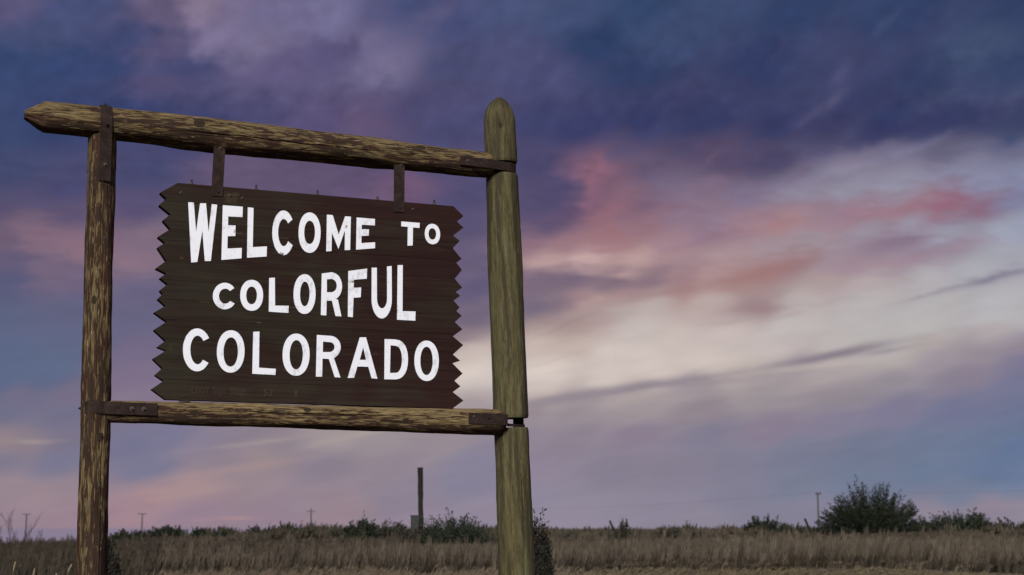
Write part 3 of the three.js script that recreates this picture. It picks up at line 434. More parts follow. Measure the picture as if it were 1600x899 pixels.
const LETTERS = [
  ["W","p",[-1.144,1.709,-1.096,1.71,-1.067,1.45,-1.042,1.708,-0.991,1.712,-0.96,1.458,-0.941,1.709,-0.894,1.707,-0.932,1.205,-0.983,1.201,-1.014,1.467,-1.047,1.189,-1.099,1.18]],
  ["E","p",[-0.845,1.707,-0.67,1.708,-0.67,1.614,-0.795,1.611,-0.794,1.532,-0.728,1.535,-0.727,1.441,-0.794,1.434,-0.793,1.325,-0.667,1.339,-0.667,1.247,-0.841,1.22]],
  ["L","p",[-0.626,1.706,-0.575,1.705,-0.572,1.353,-0.447,1.369,-0.447,1.278,-0.619,1.255]],
  ["C","p",[-0.226,1.627,-0.242,1.66,-0.262,1.685,-0.284,1.7,-0.307,1.704,-0.33,1.698,-0.351,1.682,-0.37,1.656,-0.385,1.622,-0.396,1.581,-0.402,1.537,-0.403,1.491,-0.399,1.445,-0.389,1.402,-0.376,1.365,-0.358,1.335,-0.338,1.313,-0.315,1.302,-0.293,1.3,-0.27,1.31,-0.25,1.33,-0.232,1.358,-0.218,1.395,-0.26,1.428,-0.269,1.405,-0.281,1.389,-0.294,1.381,-0.308,1.383,-0.321,1.393,-0.333,1.411,-0.342,1.436,-0.348,1.465,-0.351,1.498,-0.351,1.531,-0.346,1.562,-0.339,1.589,-0.328,1.61,-0.316,1.623,-0.302,1.627,-0.289,1.623,-0.276,1.61,-0.265,1.589]],
  ["O","o",[-0.068,1.521,0.1,0.184,-0.068,1.523,0.049,0.106]],
  ["M","p",[0.086,1.697,0.139,1.697,0.198,1.522,0.254,1.695,0.307,1.696,0.306,1.39,0.256,1.384,0.255,1.568,0.198,1.391,0.135,1.536,0.135,1.368,0.087,1.361]],
  ["E","p",[0.361,1.693,0.532,1.693,0.532,1.632,0.41,1.63,0.41,1.588,0.477,1.593,0.477,1.533,0.409,1.526,0.409,1.46,0.537,1.477,0.537,1.422,0.361,1.396]],
  ["T","p",[0.782,1.689,0.958,1.689,0.956,1.641,0.894,1.641,0.893,1.473,0.844,1.467,0.844,1.643,0.782,1.643]],
  ["O","o",[1.082,1.594,0.074,0.096,1.081,1.595,0.037,0.053]],
  ["C","p",[-0.721,0.98,-0.738,0.999,-0.758,1.012,-0.781,1.02,-0.804,1.022,-0.828,1.018,-0.85,1.007,-0.869,0.992,-0.885,0.972,-0.896,0.948,-0.903,0.922,-0.904,0.896,-0.9,0.87,-0.89,0.845,-0.876,0.824,-0.858,0.807,-0.838,0.795,-0.815,0.789,-0.791,0.789,-0.768,0.795,-0.747,0.806,-0.728,0.823,-0.714,0.844,-0.753,0.864,-0.764,0.852,-0.777,0.843,-0.791,0.839,-0.806,0.839,-0.82,0.844,-0.832,0.854,-0.842,0.866,-0.849,0.882,-0.852,0.899,-0.851,0.917,-0.846,0.934,-0.838,0.948,-0.826,0.96,-0.813,0.967,-0.798,0.97,-0.784,0.969,-0.77,0.962,-0.758,0.952]],
  ["O","o",[-0.568,0.925,0.1,0.137,-0.569,0.924,0.047,0.078]],
  ["L","p",[-0.419,1.088,-0.369,1.094,-0.36,0.846,-0.239,0.851,-0.24,0.787,-0.414,0.789]],
  ["O","o",[-0.1,0.964,0.099,0.178,-0.098,0.965,0.043,0.11]],
  ["R","p",[0.051,1.158,0.143,1.176,0.159,1.172,0.185,1.162,0.208,1.143,0.225,1.115,0.236,1.083,0.239,1.047,0.234,1.011,0.222,0.979,0.203,0.952,0.18,0.934,0.202,0.933,0.238,0.782,0.184,0.782,0.149,0.918,0.101,0.916,0.1,0.783,0.051,0.784],[0.098,1.108,0.142,1.115,0.147,1.114,0.166,1.106,0.181,1.091,0.189,1.069,0.19,1.045,0.183,1.022,0.168,1.005,0.15,0.995,0.101,0.991]],
  ["F","p",[0.293,1.196,0.467,1.23,0.465,1.137,0.346,1.12,0.346,1.047,0.414,1.054,0.412,0.965,0.346,0.956,0.342,0.78,0.297,0.783]],
  ["U","p",[0.509,1.241,0.557,1.244,0.563,0.959,0.566,0.932,0.573,0.908,0.584,0.89,0.597,0.878,0.612,0.875,0.626,0.88,0.639,0.893,0.649,0.913,0.656,0.937,0.658,0.964,0.652,1.261,0.696,1.269,0.702,0.967,0.701,0.931,0.696,0.897,0.688,0.866,0.676,0.838,0.662,0.815,0.646,0.798,0.628,0.787,0.61,0.782,0.592,0.785,0.574,0.794,0.557,0.81,0.542,0.831,0.53,0.857,0.521,0.888,0.515,0.921,0.513,0.956]],
  ["L","p",[0.752,1.28,0.801,1.285,0.804,0.86,0.928,0.864,0.926,0.779,0.754,0.779]],
  ["C","p",[-0.923,0.531,-0.942,0.563,-0.965,0.588,-0.991,0.604,-1.019,0.611,-1.046,0.608,-1.073,0.595,-1.096,0.573,-1.116,0.544,-1.13,0.508,-1.139,0.468,-1.141,0.426,-1.137,0.384,-1.128,0.344,-1.112,0.309,-1.092,0.279,-1.068,0.257,-1.041,0.244,-1.014,0.241,-0.987,0.247,-0.961,0.262,-0.939,0.287,-0.921,0.318,-0.968,0.342,-0.981,0.321,-0.995,0.307,-1.012,0.301,-1.029,0.305,-1.044,0.317,-1.058,0.336,-1.069,0.363,-1.076,0.393,-1.079,0.426,-1.078,0.459,-1.072,0.49,-1.062,0.515,-1.049,0.535,-1.033,0.546,-1.016,0.549,-1.0,0.542,-0.984,0.527,-0.971,0.505]],
  ["O","o",[-0.734,0.425,0.119,0.184,-0.734,0.42,0.062,0.127]],
  ["L","p",[-0.545,0.605,-0.491,0.61,-0.486,0.294,-0.338,0.29,-0.341,0.236,-0.542,0.239]],
  ["O","o",[-0.162,0.422,0.12,0.186,-0.161,0.421,0.059,0.129]],
  ["R","p",[0.019,0.605,0.138,0.603,0.146,0.603,0.173,0.598,0.197,0.585,0.217,0.566,0.231,0.541,0.237,0.514,0.236,0.485,0.227,0.458,0.212,0.434,0.191,0.415,0.178,0.404,0.24,0.236,0.188,0.237,0.132,0.396,0.074,0.397,0.075,0.237,0.019,0.235],[0.075,0.548,0.136,0.546,0.141,0.547,0.159,0.542,0.173,0.53,0.18,0.514,0.181,0.496,0.174,0.479,0.16,0.466,0.143,0.458,0.076,0.455]],
  ["A","p",[0.41,0.602,0.467,0.605,0.579,0.237,0.525,0.24,0.493,0.341,0.392,0.34,0.364,0.238,0.306,0.234],[0.443,0.515,0.471,0.402,0.413,0.401]],
  ["D","p",[0.64,0.598,0.744,0.599,0.75,0.597,0.782,0.592,0.808,0.576,0.831,0.55,0.847,0.516,0.858,0.474,0.862,0.423,0.859,0.371,0.85,0.328,0.834,0.293,0.812,0.265,0.786,0.247,0.755,0.239,0.749,0.238,0.643,0.235],[0.696,0.544,0.745,0.541,0.752,0.539,0.769,0.532,0.784,0.516,0.795,0.491,0.802,0.46,0.805,0.42,0.803,0.38,0.797,0.348,0.786,0.323,0.772,0.306,0.755,0.297,0.749,0.297,0.694,0.294]],
  ["O","o",[1.038,0.418,0.116,0.184,1.037,0.417,0.059,0.129]]
];

{
  const at = new THREE.Vector3(1.75, 2.73, 0).applyAxisAngle(new THREE.Vector3(0, 1, 0), SIGN_TURN).add(new THREE.Vector3(...SIGN_AT));
  const board = thing('welcome_board', at.x, at.y, at.z, SIGN_TURN);
  tag(board, 'brown plank board with zigzag ends and white lettering hanging in the log frame', 'sign board');
  const U0 = -1.45, UW = 2.9, V0 = -0.06, VH = 2.02, rows = 11, joint = (k) => mix(BOARD_BOTTOM, BOARD_TOP, k / rows);
  const CW = 2048, CH = 1428;
  const cv = document.createElement('canvas'); cv.width = CW; cv.height = CH;
  const cx = cv.getContext('2d'), img = cx.createImageData(CW, CH), relief = new Float32Array(CW * CH);
  const rnd = mulberry(91), tint = Array.from({ length: rows + 2 }, () => [rnd(), rnd(), rnd()]);
  for (let j = 0; j < CH; j++) for (let i = 0; i < CW; i++) {
    const x = U0 + (i + 0.5) / CW * UW, y = V0 + (1 - (j + 0.5) / CH) * VH, k = clamp(Math.floor((y - BOARD_BOTTOM) / (BOARD_TOP - BOARD_BOTTOM) * rows), 0, rows - 1), q = tint[k];
    const wav = y + 0.012 * n2(x * 0.9, k * 7 + y * 2);
    const g1 = n2(x * 0.7 + q[0] * 40, wav * 26 + q[1] * 30), g2 = n2(x * 2.2 + q[1] * 40, wav * 95), g3 = n2(x * 7, wav * 320 + q[2] * 9), patch = n2(x * 0.8 + 3, y * 1.6) * 0.6 + n2(x * 2.4, y * 4.5 + 9) * 0.35, f = n2(x * 60, y * 60);
    const lum = (0.95 + 0.1 * (q[2] - 0.5) * 2 + 0.12 * g1 + 0.06 * g2 + 0.04 * g3 + 0.03 * f);
    const olive = clamp(0.42 + 0.7 * patch + 0.25 * (q[0] - 0.5) - 0.36 * x + 0.18 * g1);
    let r = mix(0.0235, 0.0265, olive) * lum, g = mix(0.0112, 0.0222, olive) * lum, b = mix(0.0098, 0.0152, olive) * lum;
    const rubbed = smooth(0.72, 0.9, n2(x * 3.1 + 20, wav * 60 + q[0] * 50) + 0.25 * g3) * 0.35; r = mix(r, 0.045, rubbed); g = mix(g, 0.034, rubbed); b = mix(b, 0.026, rubbed);
    const o = (j * CW + i) * 4; img.data[o] = enc(r); img.data[o + 1] = enc(g); img.data[o + 2] = enc(b); img.data[o + 3] = 255;
    relief[j * CW + i] = 0.5 + 0.22 * g2 + 0.2 * g3 + 0.1 * f;
  }
  cx.putImageData(img, 0, 0);
  const X = (x) => (x - U0) / UW * CW, Y = (y) => (1 - (y - V0) / VH) * CH;
  // small worn spots and pale scratches along the grain
  for (const [x, y, w, h, a] of [[-0.31, 1.455, 0.1, 0.006, 0.5], [-0.70, 1.47, 0.05, 0.004, 0.3], [-1.19, 1.215, 0.03, 0.02, 0.35], [0.12, 1.585, 0.06, 0.006, 0.4], [0.25, 1.36, 0.12, 0.004, 0.3], [-0.98, 0.845, 0.09, 0.008, 0.45], [-0.18, 0.84, 0.1, 0.008, 0.55], [-0.5, 0.69, 0.04, 0.006, 0.4], [0.55, 0.46, 0.05, 0.005, 0.3], [-1.25, 0.435, 0.02, 0.05, 0.3], [0.7, 0.93, 0.18, 0.005, 0.3], [-0.3, 1.2, 0.4, 0.004, 0.22]]) {
    for (let k = 0; k < 60; k++) { cx.fillStyle = `rgba(150,128,100,${a * 0.35 * rnd()})`; cx.fillRect(X(x + (rnd() - 0.5) * w), Y(y + (rnd() - 0.5) * h), 2 + rnd() * 14, 1 + rnd() * 1.5); }
  }
  for (let k = 0; k < 60; k++) { cx.fillStyle = 'rgba(96,88,66,0.10)'; cx.fillRect(X(-0.79 + 0.055 * (rnd() - 0.5) * 2), Y(1.79 + 0.045 * (rnd() - 0.5) * 2), 6 + rnd() * 26, 4 + rnd() * 16); }
  cx.save(); cx.font = '54px sans-serif'; cx.fillStyle = 'rgba(104,96,78,0.26)'; cx.translate(X(-1.06), Y(0.055)); cx.scale(0.78, 1); cx.fillText('CDOT  Sign  Shop', 0, 0); cx.fillStyle = 'rgba(170,152,124,0.2)'; cx.fillText('5-2', 560, 0); cx.fillText('8', 806, 0); cx.restore();
  const tex = new THREE.CanvasTexture(cv); tex.colorSpace = THREE.SRGBColorSpace; tex.anisotropy = 8;
  const bumpMap = dataTexture(CW, CH, (() => { let n = 0; return (u, v, c) => { const j = Math.floor(n / CW), i = n % CW; n++; c[0] = c[1] = c[2] = clamp(relief[(CH - 1 - j) * CW + i]) * 255; }; })(), false);
  const wood = new THREE.MeshPhysicalMaterial({ specularIntensity: 0.22, map: tex, bumpMap, bumpScale: 0.0012, roughness: 0.95 });
  const boardUV = (g) => { const p = g.attributes.position, uv = g.attributes.uv; for (let i = 0; i < p.count; i++) uv.setXY(i, (p.getX(i) - U0) / UW, (p.getY(i) - V0) / VH); return g; };
  const pts = (list) => Array.from({ length: list.length / 2 }, (_, i) => new THREE.Vector2(list[2 * i], list[2 * i + 1]));
  const west = pts(TEETH_WEST), east = pts(TEETH_EAST);
  const edgeAt = (line, y) => { for (let i = 1; i < line.length; i++) if (y >= line[i].y) { const t = (y - line[i].y) / (line[i - 1].y - line[i].y); return mix(line[i].x, line[i - 1].x, t); } return line[line.length - 1].x; };
  const run = (line, hi, lo) => [new THREE.Vector2(edgeAt(line, hi), hi), ...line.filter((p) => p.y < hi - 0.004 && p.y > lo + 0.004), new THREE.Vector2(edgeAt(line, lo), lo)];
  for (let k = 0; k < rows; k++) {
    const lo = joint(k) + 0.0005, hi = joint(k + 1) - 0.0005;
    const shape = new THREE.Shape([...run(west, hi, lo), ...run(east, hi, lo).reverse()]);
    const g = new THREE.ExtrudeGeometry(shape, { depth: 0.082, bevelEnabled: true, bevelThickness: 0.0016, bevelSize: 0.0012, bevelOffset: -0.0012, bevelSegments: 1 });
    g.translate(0, 0, 0.0053 + (tint[k][1] - 0.5) * 0.0016);
    part('plank', boardUV(g), wood, board);
  }
  // white letters
  const lc = document.createElement('canvas'); lc.width = 2048; lc.height = CH;
  const lx = lc.getContext('2d'), li = lx.createImageData(2048, CH);
  for (let j = 0; j < CH; j++) for (let i = 0; i < 2048; i++) {
    const x = U0 + i / 2048 * UW, y = V0 + (1 - j / CH) * VH, a = n2(x * 5, y * 3), b = n2(x * 22, y * 14), c = n2(x * 90, y * 70), dirt = smooth(0.25, 1.1, 0.7 * a + 0.45 * b + 0.25 * c);
    const v = 0.79 * (1 + 0.02 * c) - 0.24 * dirt, o = (j * 2048 + i) * 4;
    const speck = smooth(0.86, 0.93, n2(x * 38 + 70, y * 30) + 0.15 * c) * 0.6;
    li.data[o] = enc(mix(v * 0.955, 0.2, speck)); li.data[o + 1] = enc(mix(v * 0.99, 0.17, speck)); li.data[o + 2] = enc(mix(v * 1.05, 0.16, speck)); li.data[o + 3] = 255;
  }
  lx.putImageData(li, 0, 0);
  const chip = (x, y, w, h, n, ink) => { for (let k = 0; k < n; k++) { lx.fillStyle = ink; lx.fillRect(X(x + (rnd() - 0.5) * w), Y(y + (rnd() - 0.5) * h), 2 + rnd() * 12, 1.5 + rnd() * 4); } };
  chip(0.315, 1.105, 0.14, 0.022, 46, 'rgba(88,72,60,0.5)'); chip(0.31, 1.04, 0.12, 0.02, 14, 'rgba(150,145,140,0.4)'); chip(-0.325, 1.315, 0.035, 0.02, 16, 'rgba(50,42,38,0.8)'); chip(0.255, 1.6, 0.02, 0.035, 10, 'rgba(90,76,66,0.7)'); chip(0.74, 0.865, 0.03, 0.1, 16, 'rgba(96,84,74,0.5)'); chip(-0.65, 1.245, 0.06, 0.012, 10, 'rgba(40,34,30,0.7)'); chip(-0.74, 1.485, 0.012, 0.03, 6, 'rgba(80,72,66,0.6)');
  for (const y of [joint(6), joint(5), joint(7), joint(9), joint(3)]) for (let x = -1.3; x < 1.3; x += 0.012) if (n2(x * 3, y * 30) > 0.1) { lx.fillStyle = 'rgba(110,100,96,0.22)'; lx.fillRect(X(x), Y(y) - 1, 9, 1.4); }
  const lt = new THREE.CanvasTexture(lc); lt.colorSpace = THREE.SRGBColorSpace; lt.anisotropy = 8;
  const white = new THREE.MeshStandardMaterial({ map: lt, roughness: 0.6 });
  const oval = (c, i, cls) => { const p = new cls(), n = 44, e = 2 / 2.12; for (let k = 0; k <= n; k++) { const a = k / n * 2 * Math.PI, co = Math.cos(a), s = Math.sin(a), x = c[i] + c[i + 2] * Math.sign(co) * Math.pow(Math.abs(co), e), y = c[i + 1] + c[i + 3] * Math.sign(s) * Math.pow(Math.abs(s), e); k ? p.lineTo(x, y) : p.moveTo(x, y); } return p; };
  for (const [, type, outline, hole] of LETTERS) {
    let shape;
    if (type === 'o') { shape = oval(outline, 0, THREE.Shape); shape.holes.push(oval(outline, 4, THREE.Path)); }
    else { shape = new THREE.Shape(pts(outline)); if (hole) shape.holes.push(new THREE.Path(pts(hole))); }
    const g = new THREE.ExtrudeGeometry(shape, { depth: 0.008, bevelEnabled: false, curveSegments: 1 }); g.translate(0, 0, 0.0858);
    part('letter', boardUV(g), white, board);
  }
  // tie rods through the planks, hanger bars, fixings
  const rodG = new THREE.CylinderGeometry(0.0085, 0.0085, 0.075, 10), nutG = new THREE.CylinderGeometry(0.017, 0.017, 0.014, 6);
  for (const [x, h] of [[-1.116, 0.047], [-0.551, 0.046], [0.003, 0.048], [0.562, 0.036], [1.107, 0.05]]) { const r = part('tie_rod', rodG, rodSteel, board); r.position.set(x, BOARD_TOP + h - 0.0375, 0.06); const n = part('nut', nutG, galvanised, r); n.position.y = -h + 0.0375 + 0.007; }
  for (const [x, lo, lean] of [[-0.897, 1.783, 0.006], [0.757, 1.775, -0.003]]) {
    const h = part('hanger_bar', barGeometry([[x, lo, 0.0945], [x, 1.9, 0.0945], [x + lean, 2.235, 0.098]], [1, 0, 0], 0.1, 0.009), steel, board);
    bolt(h, x + 0.01, lo + 0.04, 0.099, steel, 0, 0.6); bolt(h, x + 0.012, 2.215, 0.103, galvanised, 0, 0.8);
  }
  for (const [x, y] of [[-1.21, 1.789], [0.891, 1.813], [-0.786, 1.80], [-0.678, 1.785]]) bolt(board, x, y, 0.0895, galvanised, 0, 0.62);
  part('bracket', barGeometry([[-1.16, -0.002, 0.094], [-1.065, -0.002, 0.094]], [0, 1, 0], 0.036, 0.008), steel, board);
}

// ---------------------------------------------------------------- shrubs
const leafMaterial = new THREE.MeshPhysicalMaterial({ specularIntensity: 0.4, color: 0xffffff, vertexColors: true, roughness: 0.85, side: THREE.DoubleSide });
const twigMaterial = new THREE.MeshPhysicalMaterial({ specularIntensity: 0.22, color: new THREE.Color().setRGB(0.06, 0.048, 0.036), roughness: 0.95 });
function tube(points, r0, r1, sides = 5) {
  const pos = [], idx = [], P = points, n = P.length;
  for (let i = 0; i < n; i++) {
    const t = P[Math.min(n - 1, i + 1)].clone().sub(P[Math.max(0, i - 1)]).normalize(), a = new THREE.Vector3(t.y, -t.x, 0.3).cross(t).normalize(), b = new THREE.Vector3().crossVectors(t, a), r = mix(r0, r1, i / (n - 1));
    for (let k = 0; k < sides; k++) { const w = k / sides * 6.283; const p = P[i].clone().addScaledVector(a, r * Math.cos(w)).addScaledVector(b, r * Math.sin(w)); pos.push(p.x, p.y, p.z); }
  }
  for (let i = 0; i < n - 1; i++) for (let k = 0; k < sides; k++) { const p = i * sides + k, q = i * sides + (k + 1) % sides; idx.push(p, q, q + sides, p, q + sides, p + sides); }
  const g = new THREE.BufferGeometry(); g.setAttribute('position', new THREE.Float32BufferAttribute(pos, 3)); g.setIndex(idx); g.computeVertexNormals(); return g;
}
// twigs fan out of the base under a lumpy dome; leaves sit along them. rgb is the leaf colour
function shrubParts(w, h, deep, seed, { twigs = 120, leaves = 70, size = 0.09, rgb = [0.045, 0.055, 0.026], feather = 0.25, straight = 0.5, thin = 0, flat = 0.36, peak = 0 } = {}) {
  const rnd = mulberry(seed), pos = [], nor = [], col = [], stems = [];
  const up = new THREE.Vector3();
  const dome = (a) => 0.72 + 0.28 * n2(Math.cos(a) * 1.3 + seed, Math.sin(a) * 1.3 + seed * 2) + 0.12 * n2(a * 3, seed);
  for (let k = 0; k < twigs; k++) {
    const a = rnd() * 6.283, out = Math.sqrt(rnd()), x1 = Math.cos(a) * out * w / 2, z1 = Math.sin(a) * out * deep / 2;
    const top = h * (1 + peak * (0.4 - out)) * Math.pow(Math.max(0.05, 1 - Math.pow(out, 2.4)), flat) * (dome(a) + (rnd() < feather ? 0.22 * rnd() : -0.12 * rnd())), low = out * h * 0.18;
    const y1 = Math.max(0.25 * h * (0.5 + rnd() * 0.6), top + low * 0.4);
    const P = []; for (let i = 0; i <= 5; i++) { const t = i / 5, e = mix(t, Math.pow(t, 0.6), 0.8 - straight * 0.5); P.push(new THREE.Vector3(x1 * e + 0.03 * h * (rnd() - 0.5), y1 * Math.pow(t, 0.95), z1 * e + 0.03 * h * (rnd() - 0.5))); }
    if (k < 46) stems.push(tube(P, 0.008 * h + 0.004, 0.003, 4));
    const tone = 0.55 + 0.85 * rnd(), warm = 0.85 + 0.4 * rnd(), n = Math.round(leaves * (0.6 + 0.8 * rnd()));
    for (let i = 0; i < n; i++) {
      const t = thin ? mix(0.35, 1, rnd()) : Math.pow(rnd(), 0.8) * 0.95 + 0.05, f = t * 5, j = Math.min(4, f | 0), c = P[j].clone().lerp(P[j + 1], f - j), spread = mix(0.16, 0.035, Math.pow(t, 1.5)) * h * 0.62;
      c.x += (rnd() - 0.5) * 2 * spread; c.y += (rnd() - 0.5) * spread; c.z += (rnd() - 0.5) * 2 * spread; if (c.y < 0.02) c.y = 0.02 + rnd() * 0.1;
      const L = size * (0.6 + 0.8 * rnd()), d = new THREE.Vector3((rnd() - 0.5) * 1.6 + x1 / w, 0.4 + rnd(), (rnd() - 0.5) * 1.6).normalize(), s = new THREE.Vector3(rnd() - 0.5, rnd() - 0.5, rnd() - 0.5).cross(d).normalize().multiplyScalar(L * 0.26), m = c.clone().addScaledVector(d, L * 0.5), e = c.clone().addScaledVector(d, L), q = new THREE.Vector3().crossVectors(s, d).normalize();
      const v = tone * (0.7 + 0.6 * rnd());
      for (const p of [c, m.clone().add(s), e, c, e, m.clone().sub(s)]) { pos.push(p.x, p.y, p.z); nor.push(q.x, q.y, q.z); col.push(rgb[0] * v * warm, rgb[1] * v, rgb[2] * v); }
    }
  }
  const g = new THREE.BufferGeometry(); g.setAttribute('position', new THREE.Float32BufferAttribute(pos, 3)); g.setAttribute('normal', new THREE.Float32BufferAttribute(nor, 3)); g.setAttribute('color', new THREE.Float32BufferAttribute(col, 3));
  return { foliage: g, stem: mergeGeometries(stems) };
}
function shrub(name, label, category, x0, x1, top, dist, seed, options = {}) {
  const mid = sight((x0 + x1) / 2, top, dist), base = heightAt(mid.x, mid.z), w = (x1 - x0) / 2272 * dist * (options.wide ?? 1.25), h = (mid.y - base) * (options.tall ?? 0.9);
  const t = thing(name, mid.x, base, mid.z, options.turn ?? 0), s = shrubParts(w, h, options.deep ?? w * 0.8, seed, options);
  part('foliage', s.foliage, leafMaterial, t); part('stem', s.stem, twigMaterial, t);
  return tag(t, label, category, options.group);
}
shrub('shrub', 'biggest dark green bush with a feathery pointed crown', 'bush', 1276, 1440, 750, 92, 301, { wide: 1.12, tall: 0.9, flat: 0.55, peak: 0.3, twigs: 620, leaves: 110, size: 0.095, feather: 0.4, rgb: [0.0165, 0.0225, 0.0125] });
shrub('shrub', 'rounded green bush beyond the biggest bush, at the frame side of the field', 'bush', 1452, 1556, 786, 96, 302, { wide: 1.15, twigs: 300, leaves: 70, size: 0.11, rgb: [0.0248, 0.0340, 0.0187] });
shrub('shrub', 'low brownish bush at the outer end of the bush row, past the rounded green bush', 'bush', 1540, 1640, 808, 94, 303, { twigs: 331, leaves: 71, size: 0.098, rgb: [0.0341, 0.0340, 0.0216] });
shrub('shrub', 'compact dark bush standing alone between the sawn post and the bare-topped utility pole', 'bush', 1165, 1226, 801, 97, 304, { twigs: 234, leaves: 78, size: 0.107, rgb: [0.0223, 0.0306, 0.0180] });
shrub('shrub', 'small dark bush between the compact bush and the utility pole', 'bush', 1225, 1258, 813, 98, 305, { twigs: 136, leaves: 65, size: 0.098, rgb: [0.0310, 0.0340, 0.0216] });
shrub('shrub', 'brown twiggy bush filling the gap between the two largest bushes', 'bush', 1420, 1476, 806, 99, 319, { twigs: 214, leaves: 65, size: 0.098, rgb: [0.0434, 0.0394, 0.0259] });
shrub('shrub', 'wide dark bush beside the lone timber post', 'bush', 656, 762, 795, 74, 306, { twigs: 315, leaves: 60, size: 0.098, feather: 0.5, rgb: [0.0260, 0.0340, 0.0216] });
shrub('shrub', 'dark rounded shrub standing between the cross-shaped pole and a loose brownish shrub', 'bush', 540, 586, 802, 84, 307, { twigs: 195, leaves: 78, size: 0.098, rgb: [0.0236, 0.0313, 0.0187] });
shrub('shrub', 'loose brownish shrub between the lone timber post and a darker shrub', 'bush', 584, 634, 805, 86, 308, { twigs: 120, leaves: 50, size: 0.098, rgb: [0.0347, 0.0367, 0.0245] });
shrub('shrub', 'dark shrub just beside the cross-shaped utility pole', 'bush', 430, 476, 813, 98, 309, { twigs: 195, leaves: 71, size: 0.098, rgb: [0.0223, 0.0306, 0.0180] });
shrub('shrub', 'low shrub at the foot of the cross-shaped utility pole', 'bush', 472, 500, 815, 99, 310, { twigs: 136, leaves: 65, size: 0.098, rgb: [0.0279, 0.0326, 0.0216] });
shrub('shrub', 'flat dull shrub next in the row after the one beside the cross-shaped pole', 'bush', 386, 434, 817, 99, 311, { twigs: 175, leaves: 65, size: 0.098, rgb: [0.0298, 0.0340, 0.0216] });
shrub('shrub', 'round-topped dark shrub on the ridge near the peeling post', 'bush', 234, 286, 816, 99, 312, { twigs: 214, leaves: 78, size: 0.098, rgb: [0.0211, 0.0292, 0.0173] });
shrub('shrub', 'small square-topped dark shrub beside the round-topped one on the ridge', 'bush', 298, 326, 821, 99, 313, { twigs: 156, leaves: 71, size: 0.098, rgb: [0.0211, 0.0292, 0.0173] });
shrub('shrub', 'low dark shrub below the T-shaped pole close to the peeling post', 'bush', 172, 236, 825, 99, 314, { twigs: 143, leaves: 65, size: 0.11, rgb: [0.0211, 0.0292, 0.0173] });
shrub('shrub', 'thin low line of shrub on the ridge under the board', 'bush', 326, 384, 826, 100, 315, { twigs: 117, leaves: 58, size: 0.11, rgb: [0.0279, 0.0326, 0.0216] });
shrub('shrub', 'narrow dark upright shrub tucked against the sawn greenish post', 'bush', 826, 862, 809, 30, 316, { wide: 1, tall: 1, flat: 0.3, twigs: 260, leaves: 80, size: 0.06, feather: 0.3, straight: 0.9, rgb: [0.022, 0.022, 0.016] });
shrub('shrub', 'wispy weed growing by the leaning stake', 'bush', 960, 986, 807, 84, 317, { twigs: 44, leaves: 46, size: 0.09, feather: 0.8, straight: 1, rgb: [0.0310, 0.0340, 0.0216] });
shrub('shrub', 'brown seedy weed clump between the leaning stake and the compact bush', 'bush', 1022, 1064, 814, 86, 318, { twigs: 60, leaves: 40, size: 0.09, feather: 0.7, straight: 1, rgb: [0.0434, 0.0394, 0.0288] });
shrub('shrub', 'brownish weeds growing up around the small utility box', 'bush', 622, 668, 812, 75, 321, { twigs: 110, leaves: 45, size: 0.08, feather: 0.6, straight: 0.9, rgb: [0.036, 0.032, 0.022] });
shrub('shrub', 'low brown brush between the low pole-foot shrub and the dark rounded shrub', 'bush', 496, 546, 818, 97, 322, { twigs: 156, leaves: 58, size: 0.09, feather: 0.5, rgb: [0.036, 0.034, 0.022] });
shrub('shrub', 'dark weeds behind the foot of the peeling post', 'bush', 158, 188, 850, 26, 320, { wide: 1, tall: 1, flat: 0.3, twigs: 220, leaves: 70, size: 0.055, feather: 0.4, straight: 0.9, rgb: [0.026, 0.024, 0.017] });
// leafless sapling at the edge of the ridge
function bareSapling(label, px, top, dist, seed, spread) {
  const p = sight(px, top, dist), base = heightAt(p.x, p.z), h = p.y - base, rnd = mulberry(seed), geos = [];
  const t = thing('bare_sapling', p.x, base, p.z);
  const grow = (from, dir, len, r, depth) => {
    const P = [from.clone()], d = dir.clone(); for (let i = 0; i < 4; i++) { d.add(new THREE.Vector3((rnd() - 0.5) * 0.35, 0.08, (rnd() - 0.5) * 0.35)).normalize(); P.push(P[i].clone().addScaledVector(d, len / 4)); }
    geos.push(tube(P, Math.max(r, 0.006), Math.max(r * 0.5, 0.0045), 5));
    if (depth) for (let k = 0; k < 4; k++) grow(P[1 + (k % 4)], d.clone().add(new THREE.Vector3((rnd() - 0.5) * 1.6, rnd() * 0.5, (rnd() - 0.5) * 1.2)).normalize(), len * (0.4 + 0.25 * rnd()), r * 0.5, depth - 1);
  };
  for (const lean of spread) grow(new THREE.Vector3(lean * 0.6, 0, 0), new THREE.Vector3(lean, 1, 0.1).normalize(), h * 0.7, 0.02, 3);
  part('branches', mergeGeometries(geos), twigMaterial, t);
  tag(t, label, 'bare tree');
}
bareSapling('leafless grey sapling leaning over at the outer end of the ridge', 13, 808, 92, 401, [-0.2, 0.55, 0.2]);
bareSapling('tiny bare twiggy bush on the ridge between the sapling and the peeling post', 55, 833, 93, 402, [-0.3, 0.3]);

